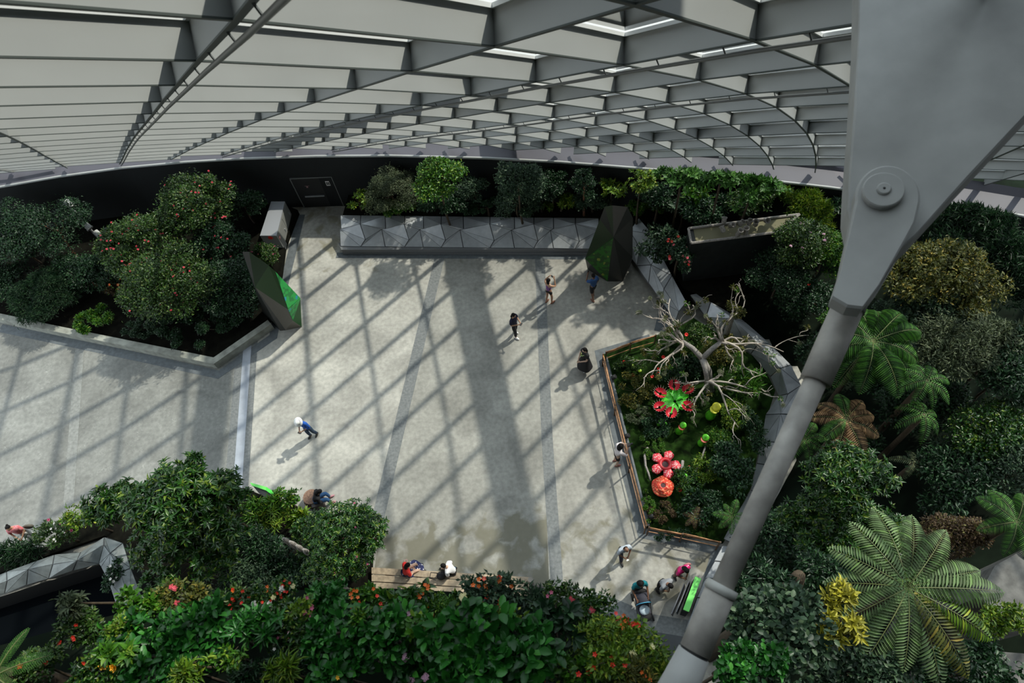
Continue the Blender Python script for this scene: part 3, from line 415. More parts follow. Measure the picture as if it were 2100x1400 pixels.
# ------------------------------------------------------------------ faceted stainless cladding
rnd = random.Random(5)
def facets(name, rows, lab, cat, relief=.05, skin=None):
    """rows of world points; the skin between them is folded into triangular panels"""
    root = empty(name, tuple(rows[0][0][:2]) + (0,), lab, cat)
    N_ = len(rows[0]); rows = [[Vector([float(q) for q in p]) for p in r] for r in rows]
    for k in range(1, len(rows) - 1):
        for i in range(N_): rows[k][i].z += relief * (1 if (i + k) % 2 else -1)
    back = MB()
    for k in range(len(rows) - 1):
        for i in range(N_ - 1):
            q = [rows[k][i], rows[k][i + 1], rows[k + 1][i + 1], rows[k + 1][i]]
            tr_ = [(q[0], q[1], q[2]), (q[0], q[2], q[3])] if (i + k) % 2 else [(q[0], q[1], q[3]), (q[1], q[2], q[3])]
            for t in tr_:
                n = (t[1] - t[0]).cross(t[2] - t[0])
                if n.length < 1e-5: continue
                n.normalize()
                if n.z < 0: t = (t[0], t[2], t[1]); n = -n
                back.add([p - n * .012 for p in t], [(0, 1, 2)]); c = (t[0] + t[1] + t[2]) / 3
                s = [p + (c - p).normalized() * .028 for p in t]
                mb = MB().add([p + n * .006 for p in s] + [p - n * .006 for p in s], [(0, 1, 2), (5, 4, 3), (0, 3, 4, 1), (1, 4, 5, 2), (2, 5, 3, 0)])
                mb.build('metal_panel', skin or STAIN, root)
    back.build('backing', STAIND, root); return root
def row(px, z): return [U(x, y, z) for x, y in px]
X0 = [698, 740, 790, 830, 868, 905, 950, 1005, 1055, 1095, 1135, 1180, 1228]
facets('faceted_planter_wall', [row([(x, 505 + (x - 698) * .010) for x in X0], .36), row([(x + (8 if k % 2 else -6) * (0 < k < 12), (488 if k % 2 else 472) + (x - 698) * .008) for k, x in enumerate(X0)], .66), row([(x, 462 if k % 2 else 466) for k, x in enumerate(X0)], .92), row([(x, 441 + (x - 698) * .012) for x in X0], .95)],
       'long wall of folded stainless triangles below the back row of shrubs', 'planter wall', .10)
o = MB().prism(zpoly([(694, 498), (1210, 502), (1214, 510), (700, 512)], .34), 0, .34).prism(zpoly([(700, 506), (1210, 512), (1212, 520), (706, 518)], .12), 0, .12).build('trim_17', mat('planter_ledge', (.16, .165, .17), .6)); tag(o, kind='structure')
facets('faceted_planter_wall', [row([(1288, 520), (1306, 545), (1330, 580), (1358, 618), (1385, 660)], .35), row([(1291, 475), (1312, 505), (1335, 545), (1362, 590), (1392, 640)], .75), row([(1310, 447), (1338, 480), (1352, 515), (1378, 565), (1408, 620)], .95)],
       'short wall of folded stainless triangles behind the dark totem by the blue shirt', 'planter wall', .07)
o = MB().prism(zpoly([(1290, 522), (1300, 516), (1392, 625), (1372, 628)], .3), 0, .3).build('trim_18', mat('planter_ledge', (0, 0, 0))); tag(o, kind='structure')
facets('faceted_ribbon_wall', [row([(1418, 614), (1448, 650), (1490, 680), (1540, 725), (1580, 772), (1597, 812), (1570, 850), (1562, 905), (1552, 950), (1540, 1005), (1510, 1055), (1484, 1105)], .35), row([(1415, 606), (1458, 618), (1502, 655), (1556, 703), (1600, 757), (1616, 806), (1600, 850), (1590, 905), (1575, 955), (1556, 1010), (1532, 1060), (1500, 1112)], .9), row([(1440, 600), (1480, 628), (1528, 660), (1578, 704), (1622, 748), (1643, 790), (1634, 850), (1618, 910), (1600, 962), (1578, 1018), (1548, 1068), (1512, 1122)], .6)],
       'curving ribbon of folded stainless triangles behind the bog garden', 'planter wall', .07)
facets('faceted_basin_rim', [row([(-60, 1205), (14, 1172), (75, 1150), (112, 1137), (166, 1132), (214, 1101), (252, 1113), (268, 1165), (295, 1235), (310, 1310)], 1.15), row([(-60, 1222), (12, 1190), (60, 1168), (106, 1156), (160, 1150), (211, 1116), (228, 1135), (246, 1172), (268, 1240), (285, 1315)], 1.45), row([(-60, 1243), (10, 1217), (55, 1199), (100, 1186), (150, 1170), (203, 1156), (207, 1162), (222, 1190), (240, 1245), (256, 1318)], 1.1)],
       'folded stainless rim around the dark void at lower left', 'basin rim', .06, mat('shaded_stainless', (.17, .19, .19), .45, .3, noise=.25, nscale=4))  # darker stainless colour paints in the shade over this rim
o = MB().prism(zpoly([(-80, 1246), (10, 1217), (203, 1156), (222, 1190), (256, 1318), (-200, 1420)], 1.0), 0, .06).build('dark_void', mat('void_black', (.003, .004, .005), 1.0, spec=.0)); tag(o, kind='structure')  # black colour stands in for the darkness of the open void
mb = MB(); q = zpoly([(-80, 1249), (10, 1220), (203, 1158), (222, 1190), (256, 1318)], 1.1)
for i in range(len(q) - 1):
    mb.add([(*q[i], 0), (*q[i + 1], 0), (*q[i + 1], 1.09), (*q[i], 1.09)], [(0, 1, 2, 3)])
o = mb.build('trim_19', BLACK); tag(o, kind='structure')
q = zpoly([(-60, 1205), (14, 1172), (75, 1150), (112, 1137), (166, 1132), (214, 1101), (252, 1113), (268, 1165), (295, 1235), (310, 1310)], 1.12); mb = MB()
for i in range(len(q) - 1):
    mb.add([(*q[i], 0), (*q[i + 1], 0), (*q[i + 1], 1.12), (*q[i], 1.12)], [(0, 1, 2, 3)])
o = mb.build('trim_20', BLACK); tag(o, kind='structure')

# ------------------------------------------------------------------ information totems
def totem(name, lab, pts, faces, screens):
    V = [Vector([float(c) for c in U(x, y, z)]) for x, y, z in pts]
    base = V[0].copy(); base.z = 0
    t = empty(name, base, lab, 'information totem')
    g = {}
    for fc, m in faces: g.setdefault(m, []).append(fc)
    body = MB(); ms = list(g)
    for k, m in enumerate(ms): body.add(V, g[m], k)
    body.build('body', [TM[m] for m in ms], t)
    for (a, b, c, m) in screens:
        n = (V[b] - V[a]).cross(V[c] - V[a]).normalized()
        ctr = (V[a] + V[b] + V[c]) / 3
        if n.dot(Vector((0, 0, HC)) - ctr) < 0: n = -n
        mb = MB(); s = [p + (ctr - p) * .04 + n * .02 for p in (V[a], V[b], V[c])]
        mb.add(s + [p - n * .015 for p in s], [(0, 1, 2), (5, 4, 3), (0, 3, 4, 1), (1, 4, 5, 2), (2, 5, 3, 0)]); mb.build('printed_panel', TM[m], t)
    return t
def print_mat(name, c1, c2, c3, sc):
    m = bpy.data.materials.new(name); m.use_nodes = True; nt = m.node_tree; b = nt.nodes['Principled BSDF']; b.inputs['Roughness'].default_value = .4
    g = nt.nodes.new('ShaderNodeNewGeometry'); w = nt.nodes.new('ShaderNodeTexVoronoi'); w.inputs['Scale'].default_value = sc; nt.links.new(g.outputs['Position'], w.inputs['Vector'])
    r = nt.nodes.new('ShaderNodeValToRGB'); nt.links.new(w.outputs['Color'], r.inputs[0]); r.color_ramp.interpolation = 'CONSTANT'; e = r.color_ramp.elements
    e[0].color = (*c1, 1); e[1].color = (*c2, 1); e[1].position = .55; k = e.new(.86); k.color = (*c3, 1); nt.links.new(r.outputs[0], b.inputs['Base Color']); return m
TM = {'dk': mat('totem_dark', (.016, .018, .016), .4), 'olive': mat('totem_olive', (.022, .055, .014), .35), 'olive2': mat('totem_olive_dark', (.016, .036, .012), .35), 'tan': mat('totem_tan', (.11, .10, .08), .45),
      'gr': mat('totem_green', (.01, .09, .015), .35), 'art': print_mat('leaf_print', (.02, .38, .07), (.015, .22, .05), (.02, .30, .40), 7), 'art2': print_mat('forest_print', (.02, .12, .01), (.015, .06, .01), (.20, .24, .03), 9)}
# left totem: points are photo corners with their heights
totem('information_totem', 'tall folded totem with green leaf print leaning at the corner of the left bed',
      [(575, 678, 0), (540, 645, 0), (586, 677, 0), (619, 670, 0),            # 0-3 base
       (497, 516, 5.0), (511, 516, 5.0), (551, 544, 4.2), (564, 556, 3.9),    # 4-7 crest
       (616, 611, 1.7), (523, 589, 3.1), (590, 634, 2.0), (600, 657, 1.0)],   # 8 right belly 9 left fold 10 11 inner folds
      [((4, 9, 5), 'dk2'), ((5, 9, 6), 'olive2'), ((6, 9, 10), 'olive'), ((6, 10, 7), 'olive'), ((7, 10, 8), 'gr'), ((8, 10, 11), 'gr'), ((8, 11, 3), 'gr'), ((9, 11, 10), 'tan'), ((9, 2, 11), 'tan'), ((11, 2, 3), 'tan'), ((9, 0, 2), 'dk2'), ((9, 1, 0), 'dk'), ((4, 1, 9), 'dk'),
       ((4, 5, 1), 'dk'), ((5, 6, 1), 'dk'), ((6, 7, 3), 'dk'), ((7, 8, 3), 'dk'), ((6, 3, 1), 'dk'), ((0, 1, 3, 2), 'dk')] if TM.setdefault('dk2', mat('totem_grey', (.05, .05, .045), .45)) else [],
      [(7, 10, 8, 'art'), (8, 10, 11, 'art')])
totem('information_totem', 'dark folded totem with green forest print in front of the man in blue',
      [(1205, 552, 0), (1246, 577, 0), (1277, 577, 0), (1292, 545, 0), (1262, 520, 0),       # 0-4 base
       (1200, 530, 1.2), (1297, 527, 1.3), (1258, 486, 2.6),                                  # 5 left belly 6 right belly 7 fold
       (1230, 450, 3.7), (1240, 424, 4.6), (1256, 421, 4.7), (1287, 424, 4.6), (1298, 447, 3.8), (1268, 440, 3.0)],
      [((0, 1, 5), 'dk'), ((5, 1, 7), 'gr'), ((5, 7, 8), 'olive2'), ((8, 7, 9), 'dk'), ((9, 7, 10), 'olive2'), ((10, 7, 11), 'tan2'), ((11, 7, 12), 'dk'), ((12, 7, 6), 'dk'), ((7, 1, 2, 6), 'dk'), ((2, 3, 6), 'dk'), ((6, 3, 12), 'dk'), ((3, 4, 13, 12), 'dk'), ((4, 0, 13), 'dk'), ((0, 5, 8), 'dk'), ((0, 8, 13), 'dk'), ((8, 9, 13), 'dk'), ((9, 10, 13), 'dk'), ((10, 11, 13), 'dk'), ((11, 12, 13), 'dk'), ((4, 3, 2, 1, 0), 'dk')] if TM.setdefault('tan2', mat('totem_brown', (.07, .065, .06), .45)) else [],
      [(5, 1, 7, 'art2')])

# grey service cabinet beside the path
def upx(x, y, z): return Vector([float(q) for q in U(x, y, z)])
c0, c1, c2, c3 = upx(533, 483, 1.22), upx(567, 483, 1.22), upx(584, 413, 1.22), upx(556, 413, 1.22)
cab = empty('service_cabinet', (c0.x, c0.y, 0), 'grey metal service cabinet with red disc labels beside the door path', 'cabinet')
MB().prism([(c.x, c.y) for c in (c0, c1, c2, c3)], .05, 1.16).build('body', mat('cabinet_grey', (.22, .225, .215), .5), cab)
MB().prism([(c.x * 1.0, c.y) for c in (c0, c1, c2, c3)], 1.165, 1.22).build('lid', mat('cabinet_lid', (.27, .28, .30), .4), cab)
MB().prism([(c.x, c.y) for c in (c0, c1, c2, c3)], 0, .05).build('plinth', BLACK, cab)
s_ = (c2 - c1); sd = Vector((s_.x, s_.y, 0)).normalized(); sn = Vector((sd.y, -sd.x, 0)); L_ = s_.length
def cface(mb, a, b, z0, z1, t=.012):
    o = Vector((c1.x, c1.y, 0)); p = [o + sd * a + up * z0, o + sd * b + up * z0, o + sd * b + up * z1, o + sd * a + up * z1]; mb.add(p + [k + sn * t for k in p], [(3, 2, 1, 0), (4, 5, 6, 7), (0, 1, 5, 4), (1, 2, 6, 5), (2, 3, 7, 6), (3, 0, 4, 7)])
for a, b in ((.04, .47), (.53, .96)):
    mb = MB(); cface(mb, L_ * a, L_ * b, .1, 1.1); dd = mb.build('cabinet_door', mat('cabinet_door_grey', (.20, .205, .195), .5), cab)
    mb = MB(); cface(mb, L_ * (a + .36), L_ * (a + .39), .5, .68, .04); mb.build('handle', STAIN, dd)
def disc(c, n, r, t, name, m, par, seg=16):
    M_ = Matrix.Translation(c) @ n.to_track_quat('Z', 'Y').to_matrix().to_4x4(); return MB().lathe([(r, 0), (r, t)], M_, seg).build(name, m, par)
RED = mat('sign_red', (.65, .03, .02), .5)
# prohibition sign: red ring, white field, red bar
lc = Vector((c1.x, c1.y, .92)) + sd * .14 + sn * .014
disc(lc, sn, .085, .006, 'prohibition_sign', RED, cab); disc(lc + sn * .004, sn, .06, .006, 'prohibition_sign_face', WHITE, cab)
MB().box(lc + sn * .014, (.012, .11, .018), M=Matrix((sn, sd, up)).transposed() @ Matrix.Rotation(R_(45), 3, 'X')).build('prohibition_sign_bar', RED, cab)
fn = Vector((-sd.x, -sd.y, 0)); disc(Vector(((c0.x + c1.x) / 2 + .05, (c0.y + c1.y) / 2, 1.08)) + fn * .01, fn, .1, .03, 'warning_disc', RED, cab); disc(Vector(((c0.x * .35 + c1.x * .65) + .08, (c0.y + c1.y) / 2, 1.05)) + fn * .01, fn, .09, .03, 'warning_disc', RED, cab)

# floodlights on a pole in the left bed
pb = U(218, 505, .32); fp = empty('floodlight_pole', (pb[0], pb[1], .32), 'pale grey pole with four floodlights standing in the left bed', 'floodlight')
top = U(196, 442, 2.9); px_, py_ = pb[0], pb[1]
MB().tube([(px_, py_, .3), (px_, py_, 3.0)], .05, 10).build('pole', mat('fixture_grey', (.33, .34, .34), .5), fp, True)
MB().tube([(px_ - .55, py_ + .5, 2.95), (px_ + .25, py_ - .2, 2.95)], .035, 8).build('crossbar', mat('fixture_grey', (0, 0, 0)), fp, True)
for k, (dx, dy, z) in enumerate([(-.25, .45, 2.95), (-.05, .1, 2.6), (.1, -.15, 2.0), (.3, -.2, 1.4)]):
    ax = Vector((.5, -.45, -.6)).normalized(); M_ = Matrix.Translation(Vector((px_ + dx, py_ + dy, z))) @ ax.to_track_quat('Z', 'Y').to_matrix().to_4x4()
    h = MB().lathe([(.07, -.22), (.13, -.2), (.14, .12), (.165, .14), (.165, .2)], M_, 14).build('lamp_head', mat('fixture_light', (.5, .51, .5), .45), fp, True)
    MB().lathe([(.15, .201), (.15, .21)], M_, 14).build('lens', BLACK, h); MB().tube([Vector((px_, py_, z)), Vector((px_ + dx, py_ + dy, z))], .025, 6).build('bracket', mat('fixture_grey', (0, 0, 0)), h)

# tall black wall planter on the right
q = zpoly([(1418, 497), (1600, 474), (1640, 438), (1412, 467)], 3.4)
wp = empty('tall_wall_planter', (q[0][0], q[0][1], .5), 'tall black wall planter with stone rim and grey pitcher sculptures on top', 'planter')
MB().prism(q, .2, 3.3).build('body', mat('wet_black_stone', (.011, .014, .014), .6, noise=.4, nscale=3), wp)
mb = MB()
for i in range(4):
    a, b = Vector(q[i]), Vector(q[(i + 1) % 4]); mb.tube([(a.x, a.y, 3.36), (b.x, b.y, 3.36)], .055, 6)
mb.build('stone_rim', GRAYWOOD, wp); MB().prism([tuple((sum((Vector(k) for k in q), Vector((0, 0))) / 4).lerp(Vector(p), .9)) for p in q], 3.2, 3.32).build('soil', mat('pale_soil', (.16, .15, .09), 1), wp)
for k, (x, y, tl) in enumerate([(1482, 470, .9), (1515, 478, -.2), (1530, 474, .1), (1550, 458, .3), (1572, 452, .8), (1500, 462, .7), (1520, 458, .5), (1537, 456, .2), (1485, 452, .5)]):
    c = U(x, y, 3.6); M_ = Matrix.Translation(Vector([float(g) for g in c])) @ Matrix.Rotation(R_(200 + 40 * k), 4, 'Z') @ Matrix.Rotation(tl, 4, 'X')
    h = .42 if k in (1, 2, 3) else .26
    o = MB().lathe([(.06, -h / 2), (.10, -h / 4), (.085, h * .3), (.12, h / 2), (.10, h / 2), (.07, h * .25), (.0, 0)], M_, 12).build('pitcher_sculpture', GRAYWOOD, None, True)
    tag(o, ['short grey pitcher lying by the left rim of the wall planter', 'long grey pitcher tilted at the front rim of the wall planter', 'long grey pitcher standing right beside the tilted one', 'long grey pitcher leaning over the back rim of the wall planter', 'grey block-like pitcher, rightmost on the wall planter', 'short grey pitcher in the left half of the wall planter', 'short grey pitcher at mid planter behind the tilted one', 'short grey pitcher just left of the leaning one', 'small grey pitcher nearest the back left of the wall planter'][k], 'sculpture', 'grey pitchers on the wall planter')

# ------------------------------------------------------------------ bog garden rail of bamboo
def rail(name, px, lab):
    P_ = [Vector([float(c) for c in U(x, y, .95)]) for x, y in px]
    t = empty(name, (P_[0].x, P_[0].y, 0), lab, 'railing')
    mb = MB(); rr = random.Random(3)
    for k in range(len(P_) - 1):
        a, b = P_[k], P_[k + 1]; n = max(2, int((b - a).length / .35)); dv = (b - a)
        for s in range(3):
            off = Vector((rr.uniform(-.02, .02), rr.uniform(-.02, .02), -s * .03)); mb.tube([a + dv * (i / n) + off + Vector((rr.uniform(-.012, .012), rr.uniform(-.012, .012), 0)) for i in range(n + 1)], .023, 7)
    mb.build('top_rail', BAMBOO, t, True)
    mb = MB()
    for k in range(len(P_) - 1):
        a, b = P_[k], P_[k + 1]; mb.tube([a - Vector((0, 0, .5)), b - Vector((0, 0, .5))], .016, 6)
    mb.build('lower_rail', BAMBOO, t)
    for k in range(len(P_) - 1):
        a, b = P_[k], P_[k + 1]; n = max(1, round((b - a).length / 1.9))
        for i in range(n + (k == len(P_) - 2)):
            p = a + (b - a) * (i / n); MB().tube([(p.x, p.y, 0), (p.x, p.y, 1.02)], .03, 8).build('post', mat('post_brown', (.12, .07, .04), .7), t)
    return t
rail('bamboo_railing', [(1237, 727), (1262, 830), (1292, 950), (1325, 1078)], 'brown bamboo railing along the left edge of the bog garden')
rail('bamboo_railing', [(1331, 1081), (1400, 1095), (1477, 1112)], 'brown bamboo railing along the near end of the bog garden')
rail('bamboo_railing', [(1243, 722), (1294, 703), (1345, 688)], 'thin dark railing along the far end of the bog garden')

q = [U(x, y, .3) for x, y in [(1243, 733), (1268, 830), (1298, 950), (1330, 1078)]]
o = MB().tube([tuple(p[:2]) + (.29,) for p in q], .07, 6).build('trim_22', SLATE); tag(o, kind='structure')

# ------------------------------------------------------------------ benches, slabs, signs, stools
def plank(px, z, th): return MB().prism(zpoly(px, z), z - th, z)
b = empty('wooden_bench', U(930, 1190, 0), 'long pale wooden bench where two visitors sit', 'bench')
for k in range(3):
    plank([(762, 1163 + k * 15), (1085, 1183 + k * 15), (1085, 1196 + k * 15), (762, 1176 + k * 15)], .45, .07).build('plank', WOOD, b)
for x in (790, 880, 980, 1060):
    plank([(x, 1168 + (x - 762) * .06), (x + 12, 1168 + (x - 762) * .06), (x + 12, 1203 + (x - 762) * .06), (x, 1203 + (x - 762) * .06)], .38, .38).build('leg', WOODD, b)
b = empty('timber_rail', U(1050, 1200, 0), 'dark weathered timber rail with a post beside the bench', 'timber rail')
for k in range(3): plank([(1092, 1198 + k * 6), (1150, 1208 + k * 6), (1150, 1212 + k * 6), (1092, 1202 + k * 6)], .5, .1).build('timber', WOODD, b)
p = U(1088, 1190, .6); MB().tube([(p[0], p[1], 0), (p[0], p[1], .75)], .09, 10).build('post', mat('post_grey', (.22, .2, .17), .8), b)
gs = [(1482, 1118), (1466, 1150), (1448, 1185), (1430, 1225), (1408, 1290)]
for k in range(len(gs) - 1):
    (x0, y0), (x1, y1) = gs[k], gs[k + 1]
    o = MB().prism(zpoly([(x0, y0 + 1), (x0 + 20 + k * 2, y0 + 3), (x1 + 22 + k * 2, y1), (x1, y1 - 1)], .42), 0, .42).build('granite_seat_block', GRANITE); tag(o, ['speckled grey granite block, farthest of the row beside the rod', 'speckled grey granite block, second from the bamboo railing', 'speckled grey granite block beside the green sign top', 'speckled grey granite block, nearest of the row by the green sign'][k], 'seat block', 'granite blocks behind the green sign')
# green-topped lectern signs
sg = empty('lectern_sign', U(1418, 1262, 0), 'bright green topped sign stand with grey side panels by the stroller', 'sign')
plank([(1426, 1181), (1438, 1186), (1413, 1254), (1401, 1249)], 1.05, .10).build('green_top', GREENL, sg)
MB().prism(zpoly([(1401, 1250), (1413, 1254), (1437, 1186), (1426, 1182)], 1.0), .1, .95).build('stand', BLACK, sg)
for dx in (14, 24):
    a, c = U(1426 - dx, 1184 + dx * .5, .8), U(1400 - dx, 1250 + dx * .35, .8); d2 = U(1402 - dx, 1253 + dx * .35, .3)
    v = [tuple(a), tuple(c), (c[0] + .10, c[1], .25), (a[0] + .10, a[1], .25)]; MB().add(v + [(p[0] + .03, p[1], p[2]) for p in v], [(0, 1, 2, 3), (7, 6, 5, 4), (0, 4, 5, 1), (1, 5, 6, 2), (2, 6, 7, 3), (3, 7, 4, 0)]).build('side_panel', mat('sign_panel_grey', (.16, .165, .19), .4), sg)
sg = empty('lectern_sign', U(545, 1025, 0), 'bright green folded sign top among shrubs by the white drain strip', 'sign')
plank([(513, 989), (546, 998), (545, 1005), (516, 995)], 1.25, .06).build('green_top', GREENL, sg)
plank([(546, 998), (571, 1014), (569, 1021), (545, 1005)], 1.25, .06).build('green_return', GREENS, sg)
MB().prism(zpoly([(516, 993), (546, 1001), (569, 1018), (560, 1030), (530, 1010)], 1.2), 0, 1.18).build('stand', BLACK, sg)
# carved driftwood pieces
def driftwood(name, lab, px, z, r, cat='driftwood'):
    rr = random.Random(hash(lab) % 1000 if False else len(lab)); P_ = [Vector([float(q) for q in U(x, y, z)]) for x, y in px]; mb = MB()
    for k, p in enumerate(P_):
        h = z * rr.uniform(.85, 1.0); mb.tube([(p.x, p.y, 0), (p.x + .02, p.y, h * .6), (p.x - .01, p.y + .02, h * .93), (p.x, p.y + .02, h)], [r, r * .92, r * .85, r * .4], 10)
    return tag(mb.build(name, GRAYWOOD, None, True), lab, cat)
for k, p in enumerate([(580, 1104), (594, 1111), (608, 1119), (622, 1127), (636, 1136)]): driftwood('carved_stump', ['grey carved stump at the upper end of the row above the flowering bush', 'grey carved stump, second of the row amid the shrubs', 'grey carved stump, middle of the row amid the shrubs', 'grey carved stump, fourth of the row amid the shrubs', 'grey carved stump at the lower end of the row'][k], [p], 3.3, .10, 'stump')
for k, p in enumerate([(638, 1170), (655, 1178), (672, 1187), (689, 1196)]): driftwood('carved_stump', ['weathered stump, leftmost of the four nearest the terrace flowers', 'weathered stump, second of the four near the terrace flowers', 'weathered stump, third of the four near the terrace flowers', 'weathered mossy stump, rightmost of the four near the terrace flowers'][k], [p], 2.6, .12, 'stump')
p = U(637, 1018, .45)
o = MB().lathe([(.33, 0), (.36, .2), (.30, .45), (.0, .46)], Matrix.Translation((p[0], p[1], 0)), 14).build('wicker_stump_seat', mat('wicker_brown', (.22, .13, .09), .8, noise=.5, nscale=25)); tag(o, 'round brown wicker-like stump seat beside the person in black jacket', 'stump seat')

# ------------------------------------------------------------------ the stay rod close to the camera
sr = empty('stay_rod', UZ(1740, 640, 3.6), 'thick grey steel stay rod with pinned fork joint close to the viewer', 'stay rod')
NB = np.array([.27, .30, .92]); NB /= np.linalg.norm(NB)
PC0 = np.array([(1800 - 1050) / FOC, (430 - 700) / FOC, 1.0]) * 3.6
def onpl(px, py, off=0.0):
    d = np.array([(px - 1050) / FOC, (py - 700) / FOC, 1.0]); Z = (np.dot(NB, PC0) + off) / np.dot(NB, d); return CAM0 + RW @ (d * Z)
NW = RW @ NB
def plate(name, px, off, th, m, bev=.012):
    v = [onpl(x, y, off) for x, y in px]; n = len(v); c = sum(v) / n; bv = [p + (c - p) / np.linalg.norm(c - p) * bev - NW * bev for p in v]
    vv = bv + v + [p + NW * th for p in v]
    f = [tuple(range(n))] + [(i, n + i, n + (i + 1) % n, (i + 1) % n) for i in range(n)] + [(n + i, 2 * n + i, 2 * n + (i + 1) % n, n + (i + 1) % n) for i in range(n)] + [tuple(range(2 * n, 3 * n))[::-1]]
    return MB().add(vv, f).build(name, m, sr)
plate('gusset_plate', [(1764, -260), (1760, 60), (1750, 240), (1741, 360), (1738, 430), (1752, 500), (1790, 528), (1835, 520), (1875, 486), (1990, 360), (2110, 232), (2400, -80), (2400, -260)], 0, .22, STEELN)
cheek = [(1820 + 67 * math.cos(a), 407 - 67 * math.sin(a)) for a in np.linspace(-.25, math.pi + .1, 22)] + [(1742, 470), (1722, 560), (1705, 612), (1736, 630), (1767, 634), (1800, 590), (1850, 505), (1876, 460)]
plate('fork_cheek', cheek, -.125, .115, STEELN)
plate('fork_cheek', [(x + 4, y + 3) for x, y in cheek], .23, .09, STEELN)
def pinring(name, r, o0, o1, m, seg=28):
    c = onpl(1797, 422, 0); M_ = Matrix.Translation(Vector([float(q) for q in c])) @ Vector([float(q) for q in -NW]).to_track_quat('Z', 'Y').to_matrix().to_4x4()
    return MB().lathe([(r, o0), (r, o1 - .006), (r - .006, o1)], M_, seg).build(name, m, sr)
pinring('pin', .098, .11, .175, STEELN); pinring('pin_cap', .034, .165, .187, STEELN); pinring('pin_hole', .010, .175, .190, BLACK)
def ax(px, py, Z): return UZ(px, py, Z)
A0 = ax(1755, 590, 3.66); A1 = ax(1737, 634, 3.66); A2_ = ax(1672, 782, 3.6)
def shell_tube(name, pts, rad, m, seg=28): return MB().tube(pts, rad, seg).build(name, m, sr, True)
B_ = [ax(1772, 555, 3.70), ax(1752, 598, 3.68), A1]
shell_tube('fork_body', B_, [.070, .085, .089], STEELN)
# slightly rusty sleeve
RS = mat('rust_marked_steel', (.36, .34, .31), .55, noise=.25, nscale=9, bump=.05)
shell_tube('sleeve', [A1, A1 + (A2_ - A1) * .5, A2_], [.080, .081, .079], RS)
A3 = ax(1480, 1205, 3.42); shell_tube('rod', [A2_, A3 + (A3 - A2_) * .02], [.058, .056], RS)
A4 = ax(1425, 1335, 3.36); dd3 = (A3 - A2_) / np.linalg.norm(A3 - A2_)
shell_tube('lower_sleeve', [A3 + dd3 * .012, A4], [.075, .076], RS)
shell_tube('collar', [A3 - dd3 * .015, A3 + dd3 * .03], [.081, .081], mat('bright_collar', (.45, .45, .42), .4))
shell_tube('joint_gap', [A4 - dd3 * .008, A4 + dd3 * .02], [.070, .070], BLACK)
shell_tube('lower_fork', [A4 + dd3 * .012, A4 + dd3 * .16, A4 + dd3 * .5], [.079, .090, .12], STEELN)

# ------------------------------------------------------------------ foliage
RNG = np.random.default_rng(11)
def nrm(a): return a / np.maximum(np.linalg.norm(a, axis=-1, keepdims=True), 1e-9)
TPL = {
 'simple': (np.array([(0, 0, 0), (.5, .45, .10), (0, 1, -.04), (-.5, .45, .10)]), [(0, 1, 2), (0, 2, 3)]),
 'broad': (np.array([(0, 0, 0), (.34, .2, .06), (.5, .5, .10), (.36, .8, .05), (0, 1, -.10), (-.36, .8, .05), (-.5, .5, .10), (-.34, .2, .06), (0, .5, .0)]),
           [(0, 1, 2, 8), (8, 2, 3, 4), (0, 8, 6, 7), (8, 4, 5, 6)]),
 'lance': (np.array([(0, 0, 0), (.5, .3, .12), (.36, .7, .05), (0, 1, -.15), (-.36, .7, .05), (-.5, .3, .12), (0, .5, .0)]), [(0, 1, 6), (6, 1, 2), (6, 2, 3), (0, 6, 5), (6, 4, 5), (6, 3, 4)]),
}
def leafmesh(name, P_, T, N, Ls, Wd, m, parent, tpl='simple'):
    """every leaf is a small folded blade of its own, all of one plant in one mesh"""
    P_ = np.asarray(P_, float); n = len(P_)
    if n == 0: return None
    T = nrm(np.asarray(T, float)); N = np.asarray(N, float); N = nrm(N - T * (N * T).sum(1, keepdims=True)); B = np.cross(T, N)
    tv, tf = TPL[tpl]; k = len(tv); Ls = np.broadcast_to(Ls, (n,))[:, None, None]; Wd = np.broadcast_to(Wd, (n,))[:, None, None]
    v = P_[:, None] + Wd * tv[None, :, 0:1] * B[:, None] + Ls * tv[None, :, 1:2] * T[:, None] + Ls * tv[None, :, 2:3] * N[:, None]
    off = np.zeros(3)
    p = parent
    while p is not None: off += np.array(p.location); p = p.parent
    v = (v - off).reshape(-1, 3).astype(np.float32)
    lv = np.array([q for f in tf for q in f]); ls = np.array([len(f) for f in tf])
    loops = (np.arange(n)[:, None] * k + lv[None]).ravel().astype(np.int32); tot = np.tile(ls, n); st = np.concatenate([[0], np.cumsum(tot)[:-1]]).astype(np.int32)
    me = bpy.data.meshes.new(name); me.vertices.add(len(v)); me.vertices.foreach_set('co', v.ravel()); me.loops.add(len(loops)); me.loops.foreach_set('vertex_index', loops)
    me.polygons.add(len(st)); me.polygons.foreach_set('loop_start', st); me.polygons.foreach_set('loop_total', tot.astype(np.int32)); me.update(); me.validate()
    me.materials.append(m); o = bpy.data.objects.new(name, me); COL.objects.link(o); o.parent = parent; return o
def rvec(n): return nrm(RNG.normal(size=(n, 3)))
UPV = np.array([0, 0, 1.0])
def puffs(C, r, k, zmin=-.35):
    d = rvec(k * 4); d = d[d[:, 2] > zmin][:k]; rr = RNG.uniform(.45, .82, (len(d), 1)); return C + d * np.array(r) * rr
WSEG = [(BW[i][:2], BW[i + 1][:2]) for i in range(len(BW) - 1)]
